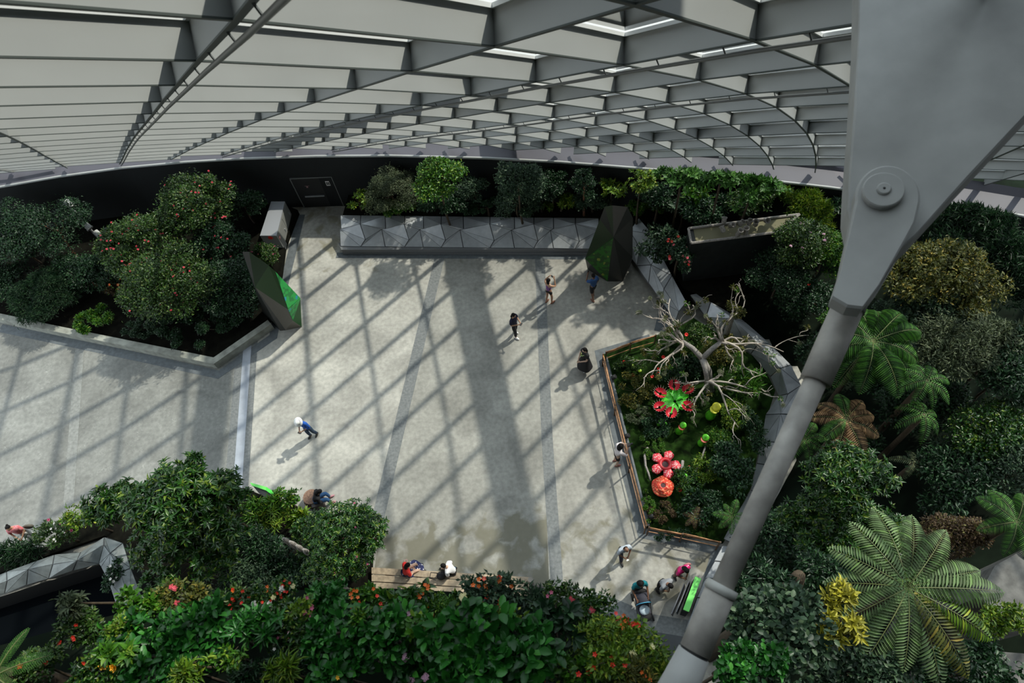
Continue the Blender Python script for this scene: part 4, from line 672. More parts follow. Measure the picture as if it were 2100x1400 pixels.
def keep_inside(P_):
    """leaves press against the wall and the sloping glass instead of passing through them"""
    P_ = P_.copy(); best = np.full(len(P_), 1e9); sgn = np.zeros(len(P_)); nv = np.zeros((len(P_), 2))
    for a, b in WSEG:
        d = b - a; t = np.clip(((P_[:, :2] - a) @ d) / (d @ d), 0, 1); q = P_[:, :2] - a - t[:, None] * d; r = np.hypot(q[:, 0], q[:, 1]); n = np.array([d[1], -d[0]]) / np.hypot(*d); s = q @ n
        k = r < best; best[k] = r[k]; sgn[k] = np.sign(s[k]) * r[k]; nv[k] = n
    need = .14 + np.maximum(0, P_[:, 2] - 3.1) * .8; m = (sgn < need) & (best < 6); P_[m, :2] += nv[m] * (need[m] - sgn[m] + RNG.uniform(0, .25, m.sum()))[:, None]
    return P_
def crown_points(C, r, n, k=14, zmin=-.35, pr=.36):
    k = int(k * 1.5)
    pc = puffs(C, r, k, zmin); rad = pr * min(r) * RNG.uniform(.75, 1.25, len(pc)); c = RNG.integers(0, len(pc), n); d = rvec(n); d[:, 2] = np.abs(d[:, 2]) * .9 + .1 * d[:, 2]; d = nrm(d)
    return pc[c] + d * rad[c][:, None] * np.array([1.15, 1.15, .9]) * RNG.uniform(.5, 1.0, (n, 1)) ** .7 * np.where(RNG.random((n, 1)) < .10, RNG.uniform(1.1, 1.55, (n, 1)), 1), d
def trunk(C, gz, r, parent, m=BARK, lean=(0, 0), nb=5, rad=.05, name='trunk'):
    C = np.array(C); mb = MB(); b = np.array([C[0] + lean[0], C[1] + lean[1], gz]); mid = C - np.array([0, 0, r[2] * .35]); j = RNG.uniform(-.08, .08, 2)
    mb.tube([b, b * .6 + mid * .4 + np.array([j[0], j[1], 0]), mid, C], [rad * 1.3, rad, rad * .8, rad * .35], 7)
    for d in rvec(nb):
        d[2] = abs(d[2]); mb.tube([mid, mid + d * np.array(r) * .45 + np.array([0, 0, .05]), C + d * np.array(r) * .75], [rad * .55, rad * .35, rad * .12], 5)
    return mb.build(name, m, parent, True)
# leaf colours: plants of one kind share one
LM = {
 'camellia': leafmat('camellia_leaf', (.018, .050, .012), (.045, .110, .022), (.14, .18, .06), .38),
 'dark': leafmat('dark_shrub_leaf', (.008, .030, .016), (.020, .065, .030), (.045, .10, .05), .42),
 'teal': leafmat('blue_green_leaf', (.018, .050, .036), (.045, .090, .060), (.09, .14, .09), .5),
 'bright': leafmat('bright_leaf', (.025, .11, .010), (.07, .20, .02), (.22, .30, .04), .4),
 'laurel': leafmat('laurel_leaf', (.012, .055, .010), (.030, .105, .016), (.16, .22, .03), .32, spec=.5),
 'broad': leafmat('broad_leaf', (.010, .070, .014), (.024, .14, .024), (.06, .24, .04), .36, spec=.38),
 'lime': leafmat('lime_leaf', (.06, .16, .012), (.15, .26, .025), (.34, .36, .05), .45),
 'olive': leafmat('olive_leaf', (.05, .07, .014), (.12, .13, .03), (.28, .20, .04), .55),
 'grey': leafmat('grey_green_leaf', (.05, .075, .045), (.10, .13, .085), (.17, .19, .13), .6),
 'brown': leafmat('bronze_leaf', (.05, .028, .018), (.11, .065, .04), (.14, .13, .04), .6),
 'yellow': leafmat('yellow_leaf', (.20, .20, .02), (.42, .38, .04), (.55, .48, .08), .5),
 'fern': leafmat('fern_leaf', (.035, .12, .020), (.06, .18, .03), (.11, .24, .05), .55),
 'tfern': leafmat('tree_fern_leaf', (.18, .25, .15), (.20, .30, .17), (.20, .32, .14), .6),
 'deadfern': leafmat('dry_fern_leaf', (.20, .11, .07), (.30, .18, .12), (.34, .25, .14), .7),
 'conifer': leafmat('conifer_needle', (.012, .045, .028), (.03, .085, .045), (.07, .13, .07), .5),
 'lichen': leafmat('lichen_tuft', (.13, .15, .11), (.22, .24, .18), (.30, .31, .24), .9, 0),
}
GRE = {'leaf':1}
def flower_proto(kind, s, m):
    v = []; f = []
    if kind == 'rose':
        for q, (rr, z, n) in enumerate([(1, .1, 6), (.65, .35, 5), (.3, .5, 4)]):
            for k in range(n):
                a = 2 * math.pi * (k + .5 * q) / n; w = math.pi / n * 1.15; b = len(v)
                v += [(0, 0, 0), (rr * math.cos(a - w) * s * .8, rr * math.sin(a - w) * s * .8, z * s), (rr * math.cos(a) * s, rr * math.sin(a) * s, (z + .25) * s), (rr * math.cos(a + w) * s * .8, rr * math.sin(a + w) * s * .8, z * s)]; f.append((b, b + 1, b + 2, b + 3))
    elif kind == 'cluster':
        for k in range(9):
            th = k * 2.4; r0 = s * .62 * math.sqrt(k / 9); c = Vector((r0 * math.cos(th), r0 * math.sin(th), s * (.55 - .5 * k / 9)))
            for q in range(5):
                a = 2 * math.pi * q / 5 + k; b = len(v); d = Vector((math.cos(a), math.sin(a), .35)) * s * .34; e = Vector((-math.sin(a), math.cos(a), 0)) * s * .12
                v += [c, c + d * .7 + e, c + d, c + d * .7 - e]; f.append((b, b + 1, b + 2, b + 3))
    else:
        for k in range(5):
            a = 2 * math.pi * k / 5; b = len(v); d = Vector((math.cos(a), math.sin(a), .4)) * s; e = Vector((-math.sin(a), math.cos(a), 0)) * s * .34
            v += [Vector((0, 0, 0)), d * .6 + e, d + Vector((0, 0, -.1 * s)), d * .6 - e]; f.append((b, b + 1, b + 2, b + 3))
    me = bpy.data.meshes.new('flower'); me.from_pydata([tuple(p) for p in v], [], f); me.update(); me.materials.append(m); return me
FLM = {'pink': mat('pink_petal', (.75, .10, .14), .6), 'rosy': mat('rosy_petal', (.55, .12, .22), .6), 'red': mat('red_petal', (.80, .03, .012), .5), 'orange': mat('orange_petal', (.85, .16, .02), .5), 'white': mat('white_petal', (.75, .72, .66), .6), 'cream': mat('cream_petal', (.80, .74, .40), .6), 'lilac': mat('lilac_petal', (.62, .36, .48), .6), 'yellow': mat('yellow_petal', (.85, .42, .02), .5)}
FLP = {}
def flowers(parent, P_, kind, colr, s, nm='flower'):
    key = (kind, colr, s)
    if key not in FLP: FLP[key] = flower_proto(kind, s, FLM[colr])
    off = np.zeros(3); p = parent
    while p is not None: off += np.array(p.location); p = p.parent
    for q in P_:
        o = bpy.data.objects.new(nm, FLP[key]); COL.objects.link(o); o.parent = parent; o.location = Vector([float(c) for c in (q - off)])
        d = Vector((RNG.uniform(-.5, .5), RNG.uniform(-.7, .3), 1)).normalized(); o.rotation_euler = d.to_track_quat('Z', 'Y').to_euler()
def shrub(px, py, z, rpx, rpy, style, lab, gz=0.3, leaf='dark', L=.09, W_=.045, cover=2.2, k=14, name='shrub', cat='shrub', fl=None, tpl='simple', rz=None, up_=.5, group=None, bark=BARK, rad=.045, zmin=-.35, lean=(0, 0)):
    C = U(px, py, z); Zd = depth(C); s = Zd / FOC; rx = rpx * s; ry = rpy * s; rz = rz or min(rx, ry) * .85
    C = keep_inside(C[None])[0] if C[1] > 14 else C; base = (C[0] + lean[0], C[1] + lean[1], gz); t = empty(name, base, lab, cat, group); r = np.array([rx, ry, rz])
    area = 3.2 * (rx * ry + rx * rz + ry * rz); n = int(cover * 1.35 * area / (L * W_ * .62)); n = min(n, 45000)
    if style == 'whorl':
        nt_ = max(30, n // 8); P_, d = crown_points(C, r, nt_, k, zmin); ax_ = nrm(d + UPV * .7 + .35 * rvec(nt_)); m_ = 8
        u = nrm(np.cross(ax_, rvec(nt_))); w = np.cross(ax_, u); an = (np.arange(m_)[None] * (2 * np.pi / m_) + RNG.uniform(0, 6.3, (nt_, 1))); el = RNG.uniform(.05, .75, (nt_, m_))
        rad_ = np.cos(an)[..., None] * u[:, None] + np.sin(an)[..., None] * w[:, None]; T = rad_ * np.cos(el)[..., None] + ax_[:, None] * np.sin(el)[..., None]; N = ax_[:, None] * np.cos(el)[..., None] - rad_ * np.sin(el)[..., None]
        PP = np.repeat(P_[:, None], m_, 1) + RNG.normal(0, L * .08, (nt_, m_, 3)); P_, T, N = PP.reshape(-1, 3), T.reshape(-1, 3), N.reshape(-1, 3)
    else:
        P_, d = crown_points(C, r, n, k, zmin); T = d * .6 + rvec(n) * .8 + np.array([0, 0, -.1]); N = UPV * up_ + d * .75 + rvec(n) * .38
    if C[1] > 14: P_ = keep_inside(P_)
    n = len(P_); ls = L * RNG.uniform(.7, 1.2, n); leafmesh('foliage', P_, T, N, ls, W_ * ls / L, LM[leaf], t, tpl)
    Ct = keep_inside(C[None])[0] if C[1] > 14 else C; trunk(Ct, gz, r * (.6 if C[1] > 14 else 1), t, bark, lean, rad=rad)
    if fl:
        for kind, colr, sz, cnt in fl:
            Q, d = crown_points(C, r * 1.04, cnt * 3, k, .0); vd = nrm(CAM0 - C); sc = ((Q - C) * vd).sum(1) + (Q - C)[:, 2]; o_ = np.argsort(-sc)[:int(cnt * 1.9)]; Q = Q[RNG.permutation(o_)[:cnt]]; flowers(t, Q + np.array([0, 0, L * .4]), kind, colr, sz)
    return t
def frond(base, dir_, Lf, droop, m, parent, npin=26, wid=.34, pl=None, bi=False, name='frond', twist=0.0):
    """one fern frond: arched midrib with paired leaflets"""
    base = np.array(base, float); h = nrm(np.array([dir_[0], dir_[1], 0.0])); s = np.linspace(0, 1, npin)
    up0 = dir_[2]; z = up0 * s - droop * s ** 2; x = s * np.sqrt(np.maximum(.2, 1 - .35 * droop * s)); pts = base + Lf * (h * x[:, None] + UPV * z[:, None])
    T = nrm(np.gradient(pts, axis=0)); side = nrm(np.cross(T, UPV)); nn = np.cross(side, T)
    prof = np.clip(np.sin(np.pi * np.clip(s * .93 + .07, 0, 1)) ** .65, .05, 1) * wid * Lf; prof[s < .10] *= s[s < .10] / .10 * .7 + .1
    Pp = []; Tt = []; Nn = []; Ll = []; Ww = []; sp = Lf / npin
    for sg in (-1, 1):
        d = nrm(side * sg + T * .42 - UPV * .12)
        if not bi:
            Pp.append(pts); Tt.append(d); Nn.append(nn); Ll.append(prof); Ww.append(np.full(npin, sp * .76))
        else:
            q = 9
            for e in range(1, q + 1):
                a = e / (q + 1.0)
                for sg2 in (-1, 1):
                    c = pts + d * (prof * a)[:, None] - UPV * (prof * a * a * .15)[:, None]; dd = nrm(T * sg2 + d * .45); Pp.append(c); Tt.append(dd); Nn.append(nn); Ll.append(np.minimum(sp * .46, prof * .3) * (1.05 - a * .8)); Ww.append(prof / q * .95)
    P_ = np.concatenate(Pp); k = np.concatenate(Ll) > .004
    o = leafmesh(name, P_[k], np.concatenate(Tt)[k], np.concatenate(Nn)[k], np.concatenate(Ll)[k], np.concatenate(Ww)[k], m, parent, 'simple' if bi else 'lance')
    off = np.zeros(3); p = parent
    while p is not None: off += np.array(p.location); p = p.parent
    rb = MB().tube(pts[::3] - off, list(np.linspace(.007, .002, len(pts[::3])) * max(1, Lf)), 5).mesh(); bm = bmesh.new(); bm.from_mesh(o.data); n0 = len(bm.faces); bm.from_mesh(rb); bm.faces.ensure_lookup_table()
    for f_ in bm.faces[n0:]: f_.material_index = 1
    o.data.materials.append(mat('fern_rib', (.13, .15, .05), .6)); bm.to_mesh(o.data); bm.free(); bpy.data.meshes.remove(rb)
    return o
def fern(px, py, z, rpx, n, lab, gz, leaf='fern', droop=.5, up0=.55, bi=False, name='fern', cat='fern', npin=24, wid=.22, a0=0.0, trunk_=True, arc=2 * math.pi, tip=None, group=None):
    C = U(px, py, z); Lf = rpx * depth(C) / FOC * 1.08; t = empty(name, (C[0], C[1], gz), lab, cat, group)
    for k in range(n):
        a = a0 + arc * k / n + RNG.uniform(-.12, .12); mm = LM[leaf]
        if tip and k in tip: mm = LM[tip[k]]
        frond(C, (math.cos(a), math.sin(a), up0 * RNG.uniform(.7, 1.25)), Lf * RNG.uniform(.85, 1.08), droop * RNG.uniform(.8, 1.2), mm, t, npin, wid, None, bi)
    if trunk_: MB().tube([(C[0], C[1], gz - .05), (C[0], C[1], (gz + C[2]) / 2), tuple(C)], [.11, .09, .07], 9).build('trunk', BARK, t, True)
    return t

# ------------------------------------------------------------------ the planting
S = shrub
# --- left bed, farthest first
S(30, 490, 2.2, 85, 78, 'leaf', 'dark low tree at the far left under the glass', .3, 'dark', .13, .06, 1.2)
S(115, 470, 2.4, 95, 70, 'leaf', 'thin dark tree with bare reddish twigs left of the floodlight pole', .3, 'dark', .11, .05, .55, bark=mat('red_bark', (.20, .08, .04), .8), rad=.06, lean=(1.0, -2.0))
S(408, 430, 2.6, 92, 74, 'leaf', 'rounded camellia covered in pink flowers near the back wall', .3, 'camellia', .12, .065, 2.0, 22, 'camellia', 'camellia', [('rose', 'pink', .05, 44)])
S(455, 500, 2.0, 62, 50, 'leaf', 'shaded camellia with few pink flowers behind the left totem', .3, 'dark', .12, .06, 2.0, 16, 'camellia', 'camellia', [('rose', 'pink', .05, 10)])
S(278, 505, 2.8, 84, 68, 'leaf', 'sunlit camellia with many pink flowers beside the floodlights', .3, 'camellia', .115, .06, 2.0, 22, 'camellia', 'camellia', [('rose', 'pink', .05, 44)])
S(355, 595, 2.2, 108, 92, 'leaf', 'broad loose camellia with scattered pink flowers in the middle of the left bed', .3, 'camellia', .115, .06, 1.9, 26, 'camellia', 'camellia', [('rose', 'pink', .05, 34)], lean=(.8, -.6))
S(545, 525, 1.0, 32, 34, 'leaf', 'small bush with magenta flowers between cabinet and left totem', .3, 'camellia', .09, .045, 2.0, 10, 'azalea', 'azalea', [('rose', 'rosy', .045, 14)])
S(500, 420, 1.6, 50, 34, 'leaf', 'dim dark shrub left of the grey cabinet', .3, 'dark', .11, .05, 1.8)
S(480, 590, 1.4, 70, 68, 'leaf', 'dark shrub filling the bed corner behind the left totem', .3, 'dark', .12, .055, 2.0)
S(410, 672, .8, 115, 62, 'leaf', 'low dark groundcover mound inside the pointed curb corner', .3, 'dark', .08, .045, 2.0, 18, rz=.5)
S(200, 655, .8, 62, 34, 'leaf', 'low bright green leafy clump beside the left curb', .3, 'bright', .16, .05, 1.5, 9, rz=.35, tpl='lance')
S(90, 612, 1.1, 78, 60, 'leaf', 'arching blue green rosemary-like bush over the left curb', .3, 'conifer', .20, .02, 1.6, 14)
S(15, 585, 1.0, 60, 50, 'leaf', 'dark bush at the left frame edge above the curb', .3, 'dark', .12, .05, 1.8)
S(160, 560, 1.3, 60, 44, 'leaf', 'mid green bush right of the arching blue green bush', .3, 'dark', .11, .055, 1.8)
S(235, 590, .9, 26, 20, 'leaf', 'small bronze tuft with orange flowers below the sunlit camellia', .3, 'brown', .10, .03, 1.5, 6, fl=[('star', 'orange', .07, 5)])
S(300, 670, .7, 66, 38, 'leaf', 'low dark shrub beside the middle of the left curb', .3, 'teal', .09, .05, 1.6, rz=.35)
S(210, 560, 1.2, 60, 46, 'leaf', 'shaded shrub at the foot of the floodlight pole', .3, 'dark', .12, .05, 1.3)
# --- back row against the black wall
B0 = .8
S(735, 412, 1.5, 29, 26, 'whorl', 'small lime green plant at the left end of the back row', B0, 'lime', .22, .09, .9, 5)
S(803, 398, 2.2, 59, 51, 'leaf', 'bushy grey and bronze shrub beside the lime plant', B0, 'grey', .075, .03, 1.5, 16)
S(812, 430, 1.3, 43, 24, 'leaf', 'low green shrub spilling over the steel panels', B0, 'bright', .10, .05, 1.2, 9)
S(902, 374, 3.7, 59, 56, 'leaf', 'tall bright green shrub rising past the sill', B0, 'bright', .13, .07, 1.6, 18)
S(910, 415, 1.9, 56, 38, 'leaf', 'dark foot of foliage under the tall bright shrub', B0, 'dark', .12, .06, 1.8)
S(972, 390, 2.1, 36, 38, 'leaf', 'narrow dim shrub between the two tallest back shrubs', B0, 'teal', .10, .05, 1.3, 10)
S(1062, 370, 3.7, 52, 47, 'leaf', 'tall blue green shrub, middle of the back row', B0, 'teal', .12, .055, 1.5, 16)
S(1060, 412, 1.9, 66, 40, 'leaf', 'wide blue green shrub below the tall middle one', B0, 'teal', .11, .05, 1.7)
S(1108, 388, 2.3, 36, 38, 'leaf', 'blue green shrub leaning right of the tall middle shrub', B0, 'teal', .11, .05, 1.5, 10)
S(1150, 415, 1.4, 41, 26, 'whorl', 'yellow green rosettes before the middle of the back row', B0, 'lime', .20, .07, .9, 6)
S(1198, 372, 3.0, 31, 47, 'leaf', 'slender dark shrub with reddish twigs against the rail', B0, 'dark', .11, .05, 1.0, 9, bark=mat('red_bark', (0, 0, 0)))
S(1215, 410, 1.6, 45, 31, 'leaf', 'low dark shrub with small leaves behind the right totem', B0, 'teal', .10, .045, 1.4)
S(1255, 385, 2.4, 27, 38, 'whorl', 'upright light green shrub just above the right totem', B0, 'lime', .19, .08, .8, 7)
S(1315, 368, 3.7, 34, 42, 'whorl', 'yellow green tree top right of the right totem', B0, 'lime', .17, .08, 1.1, 10)
S(1320, 425, 1.2, 51, 38, 'leaf', 'low moss green cushion right of the right totem', B0, 'bright', .07, .04, 1.2, 12, rz=.4)
S(1400, 352, 4.9, 68, 38, 'whorl', 'large leafy tree top against the glass left of the conservatory corner', B0, 'fern', .26, .11, 1.1, 14)
S(1480, 352, 5.0, 56, 35, 'whorl', 'leafy tree top with pale leaf backs behind the wall planter', B0, 'fern', .26, .11, 1.1, 12)
S(1545, 385, 4.6, 75, 49, 'whorl', 'wide grey green tree crown behind the wall planter', B0, 'fern', .25, .11, 1.2, 16)
S(1400, 430, 2.2, 47, 40, 'whorl', 'glossy dark leafed bush left of the wall planter', B0, 'teal', .26, .12, 1.2, 9)
S(1440, 405, 2.8, 41, 29, 'whorl', 'fresh green leafy bush behind the left end of the wall planter', B0, 'bright', .26, .11, .9, 7)
S(1350, 500, 1.8, 45, 58, 'leaf', 'trailing dark shrub over the short folded wall', .5, 'teal', .20, .10, 1.3, 12)
S(1395, 510, 2.6, 29, 67, 'leaf', 'climber with red and pink flowers down the left side of the wall planter', .5, 'dark', .10, .05, 1.4, 10, 'climber', 'climber', [('star', 'red', .07, 8), ('star', 'pink', .07, 10)])
S(1630, 400, 3.0, 34, 47, 'leaf', 'feathery bright green bamboo-like plant right of the wall planter', .8, 'lime', .22, .02, .8, 9)
S(1665, 440, 2.8, 47, 56, 'leaf', 'tall yellow green grassy plant between wall planter and steel plate', .8, 'lime', .26, .02, 1.0, 10)
S(1700, 385, 2.6, 38, 33, 'whorl', 'dim leafy shrub under the rail left of the steel plate', .8, 'dark', .2, .09, 1.0)
S(1640, 500, 3.2, 59, 56, 'leaf', 'climbing shrub with pale pink blooms at the right end of the wall planter', .5, 'camellia', .10, .055, 1.8, 16, fl=[('cluster', 'lilac', .08, 9)])
S(1600, 570, 2.0, 63, 67, 'leaf', 'dark hedge-like climber in the shade right of the black wall', .5, 'dark', .09, .05, 1.9, 18)
S(1690, 520, 2.4, 52, 62, 'leaf', 'leafy shrub with golden tips left of the fork joint', .6, 'bright', .11, .05, 1.5, 14)
S(1660, 620, 1.6, 56, 56, 'leaf', 'deep shaded shrub behind the upper sleeve of the rod', .6, 'dark', .11, .055, 1.6, fl=[('star', 'red', .07, 2)])
S(1440, 430, 2.6, 62, 40, 'leaf', 'dark leafy mass close behind the left half of the wall planter', B0, 'dark', .15, .07, 1.6, 14)
S(1530, 415, 2.8, 66, 36, 'leaf', 'mid green leafy mass behind the right half of the wall planter', B0, 'camellia', .14, .07, 1.6, 14)
S(1350, 400, 2.6, 44, 36, 'leaf', 'dark shrub filling the gap right of the right totem', B0, 'dark', .13, .06, 1.6, 12)
S(1130, 375, 2.6, 34, 34, 'leaf', 'small dark shrub between the tall middle shrub and the slender one', B0, 'dark', .11, .05, 1.5, 10)
S(1000, 425, 1.4, 70, 20, 'leaf', 'low dark groundcover behind the middle of the long folded wall', B0, 'dark', .09, .045, 1.5, 14, rz=.3)
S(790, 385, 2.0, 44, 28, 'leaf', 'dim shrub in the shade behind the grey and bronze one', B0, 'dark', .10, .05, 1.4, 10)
# --- right bank
def SL(px, py, z): w = U(px, py, z); return slope_h(w[0], w[1])
def R(px, py, z, *a, **k): return S(px, py, z, *a[:4], gz=max(.2, SL(px, py, z)), leaf=a[4], L=a[5], W_=a[6], **k)
R(1900, 560, 5.5, 132, 69, 'leaf', 'broad crown of olive and gold foliage right of the fork joint', 'olive', .14, .06, cover=1.7, k=30)
R(1990, 600, 5.0, 66, 67, 'leaf', 'golden edge of foliage trailing into shade', 'olive', .14, .06, cover=1.0, k=12)
R(1880, 640, 4.6, 104, 56, 'leaf', 'green undergrowth below the olive and gold crown', 'teal', .13, .06, cover=1.8, k=20)
R(1980, 470, 4.0, 121, 67, 'leaf', 'dark bamboo thicket behind the steel plate', 'dark', .28, .035, cover=1.6, k=18)
R(2085, 560, 4.0, 77, 100, 'leaf', 'dark bamboo at the right frame edge', 'dark', .28, .035, cover=1.5, k=16)
R(1980, 720, 5.2, 121, 82, 'leaf', 'tangle of grey green filmy foliage on the right bank', 'grey', .15, .04, cover=1.3, k=30)
R(2070, 760, 5.0, 88, 89, 'leaf', 'mixed dark foliage at the right frame edge on the bank', 'dark', .16, .055, cover=1.7, k=20)
R(2080, 690, 5.6, 50, 33, 'whorl', 'pale drooping leaf rosette at the right frame edge', 'grey', .34, .06, cover=.8, k=5)
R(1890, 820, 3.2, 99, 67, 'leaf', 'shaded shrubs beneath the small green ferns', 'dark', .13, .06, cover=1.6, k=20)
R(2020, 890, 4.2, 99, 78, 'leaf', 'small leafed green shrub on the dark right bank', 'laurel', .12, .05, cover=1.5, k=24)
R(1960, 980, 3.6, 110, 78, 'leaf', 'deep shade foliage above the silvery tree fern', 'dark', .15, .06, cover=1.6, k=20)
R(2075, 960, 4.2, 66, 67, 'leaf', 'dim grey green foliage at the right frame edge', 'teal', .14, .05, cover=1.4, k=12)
R(1735, 985, 6.5, 107, 73, 'whorl', 'glossy round evergreen with bright sunlit leaves right of the rod', 'laurel', .17, .055, cover=1.7, k=26, tpl='lance')
R(1690, 1080, 4.8, 99, 73, 'whorl', 'dark lower half of glossy evergreen beside the rod', 'laurel', .17, .055, cover=1.7, k=22)
R(1790, 1080, 4.6, 66, 78, 'whorl', 'dark green bush between evergreen and silvery tree fern', 'laurel', .15, .05, cover=1.6, k=14)
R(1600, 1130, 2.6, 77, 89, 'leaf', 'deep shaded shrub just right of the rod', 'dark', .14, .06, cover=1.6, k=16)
R(1950, 1105, 7.0, 83, 53, 'leaf', 'bronze and yellow small leafed shrub behind the silvery tree fern', 'brown', .08, .04, cover=1.7, k=20)
R(1905, 1120, 6.6, 44, 33, 'leaf', 'yellow green sprigs at the left of the bronze shrub', 'olive', .08, .04, cover=1.2, k=8)
R(1730, 660, 3.0, 55, 44, 'leaf', 'lush green foliage touching the rod sleeve', 'bright', .14, .05, cover=1.4, k=9)
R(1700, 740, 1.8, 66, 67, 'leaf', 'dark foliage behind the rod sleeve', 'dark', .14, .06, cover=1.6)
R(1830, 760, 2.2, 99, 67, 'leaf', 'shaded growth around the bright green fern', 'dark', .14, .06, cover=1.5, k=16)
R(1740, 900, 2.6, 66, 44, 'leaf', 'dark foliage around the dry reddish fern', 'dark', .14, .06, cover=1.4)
fern(1790, 700, 5.6, 125, 12, 'large bright green fern fanning out right of the rod sleeve', max(.2, SL(1790, 700, 4.4)), 'fern', .75, .5, False, npin=34, wid=.26)
fern(1900, 780, 5.8, 68, 8, 'small bright green fern at the centre of the right bank', max(.2, SL(1900, 780, 4.6)), 'fern', .9, .4, npin=18, wid=.20)
fern(1895, 850, 5.2, 56, 6, 'small drooping green fern below the other small one', max(.2, SL(1895, 850, 4)), 'fern', 1.0, .35, npin=16, wid=.22, a0=3.3)
fern(1735, 860, 4.4, 78, 9, 'dry reddish brown fern right of the rod', max(.2, SL(1735, 860, 3.6)), 'deadfern', .6, .35, npin=22, wid=.28, tip={2: 'fern', 5: 'fern'})
fern(1650, 900, 2.0, 55, 8, 'dim green fern tucked behind the rod', max(.2, SL(1650, 900, 2)), 'fern', .8, .5, npin=18, wid=.22)
fern(1875, 950, 3.8, 46, 5, 'small pale fern in the dark middle of the right bank', max(.2, SL(1875, 950, 3.8)), 'grey', .9, .35, npin=16, wid=.2)
fern(2085, 1070, 8.5, 90, 8, 'green fern reaching in at the right frame edge', max(.2, SL(2085, 1070, 8.5)), 'fern', .6, .5, npin=30, wid=.24)
fern(1862, 1205, 12.0, 176, 14, 'great silvery green tree fern seen from above at lower right', max(.2, SL(1862, 1205, 12)), 'tfern', .42, .24, False, 'tree_fern', 'tree fern', 30, .20, a0=.2, tip={11: 'olive', 12: 'lime'})
fern(1862, 1203, 12.45, 30, 7, 'cluster of fresh green young fronds at the heart of the tree fern', 12.0, 'bright', .1, .9, npin=14, wid=.2, trunk_=False)
R(1715, 1285, 13.0, 55, 38, 'whorl', 'yellow leafed bush left of the tree fern tips', 'yellow', .17, .05, cover=.8, k=8, tpl='lance')
R(1715, 1225, 12.6, 39, 29, 'whorl', 'yellow rosettes beside the tree fern', 'yellow', .17, .05, cover=.7, k=6, tpl='lance')
R(1600, 1300, 13.0, 121, 100, 'leaf', 'dark oval leafed bush at the foot of the rod', 'teal', .12, .075, cover=1.5, k=30, tpl='broad')
R(1560, 1210, 12.0, 66, 56, 'leaf', 'spiky shaded bush right of the rod collar', 'dark', .16, .04, cover=1.4, k=12)
R(1540, 1375, 14.0, 99, 56, 'leaf', 'glossy green leaves at the lower end of the rod', 'broad', .11, .065, cover=1.4, k=16, tpl='broad')
R(1780, 1370, 11.5, 121, 67, 'leaf', 'shaded leafy bush under the tree fern', 'teal', .13, .06, cover=1.6, k=20)
R(1980, 1380, 9.0, 132, 67, 'leaf', 'dark creeping foliage at the lower right corner', 'dark', .13, .06, cover=1.5, k=20)
R(2060, 1270, 9.5, 70, 29, 'leaf', 'lime green trailing plants along the stone ledge at lower right', 'lime', .10, .04, cover=1.3, k=12, rz=.3)
R(1680, 1180, 9.0, 66, 56, 'leaf', 'deep shade bush with grey leaf glints', 'dark', .13, .05, cover=1.4, k=14)
o = MB()
q = zpoly([(2005, 1225), (2040, 1160), (2110, 1120), (2240, 1110), (2240, 1260), (2060, 1262)], 8.4); o = o.prism(q, 3.0, 8.4).build('stone_ledge', mat('grey_rock', (.12, .118, .11), .9, noise=.35, nscale=5, bump=.5)); tag(o, 'pale grey rock ledge at the right frame edge beside the tree fern', 'rock ledge')
o = MB().prism(zpoly([(1990, 1345), (2040, 1335), (2240, 1350), (2240, 1480), (2040, 1480)], 8.0), 3.0, 8.0).build('stone_ledge', mat('grey_rock', (0, 0, 0))); tag(o, 'grey rock ledge in the lower right corner below the lime plants', 'rock ledge')
p = U(1640, 1190, 11.0); o = MB().tube([(p[0], p[1], 0), (p[0] + .1, p[1], 6), (p[0], p[1], 10.6), (p[0] - .05, p[1] + .05, 11.2)], [.26, .2, .16, .12], 10).build('dead_trunk', BARK, None, True); tag(o, 'brown knotted dead trunk top right of the rod collar', 'tree trunk')
# --- mid left mass of evergreens in front of the basin
S(370, 1040, 4.8, 120, 86, 'whorl', 'big glossy evergreen with pale leaf tips above the dark void', 0, 'laurel', .24, .075, 1.7, 30, tpl='lance')
S(392, 972, 5.2, 36, 44, 'whorl', 'pointed leading shoot of the big evergreen', 0, 'laurel', .22, .07, 1.4, 9, tpl='lance')
S(250, 1030, 4.0, 84, 52, 'whorl', 'spreading evergreen with yellow leaves left of the big one', 0, 'laurel', .22, .07, 1.2, 16, tpl='lance')
S(462, 1048, 4.2, 66, 82, 'whorl', 'dark glossy evergreen beside the white drain strip', 0, 'laurel', .22, .07, 1.7, 18, tpl='lance')
S(380, 1150, 3.0, 112, 92, 'whorl', 'deep green lower body of the evergreen mass', 0, 'laurel', .20, .07, 1.6, 24)
S(170, 1060, 2.0, 48, 26, 'leaf', 'lime yellow loose shrub above the steel basin rim', 0, 'lime', .16, .07, .8, 10)
S(118, 1090, 1.4, 56, 30, 'leaf', 'small flowering shrub by the woman in pink', 0, 'camellia', .12, .05, 1.3, 12, fl=[('rose', 'rosy', .06, 5), ('star', 'white', .05, 6)])
S(40, 1135, .9, 70, 26, 'leaf', 'dark grassy border along the steel basin rim', 0, 'dark', .30, .035, 1.4, 16, rz=.4)
S(560, 1060, 1.6, 40, 34, 'whorl', 'yellow and cream bladed plant beside the stump row', 0, 'lime', .24, .045, .6, 7, tpl='lance')
S(585, 1025, 1.8, 34, 24, 'leaf', 'fresh green shrub behind the bright green sign', 0, 'bright', .16, .07, 1.4, 9)
S(540, 1050, 1.6, 44, 36, 'leaf', 'strappy mid green plant below the bright green sign', 0, 'bright', .26, .04, 1.2, 10)
S(612, 1062, 1.2, 22, 18, 'whorl', 'lime banana-like leaves beside the wicker stump seat', 0, 'lime', .34, .12, .6, 3)
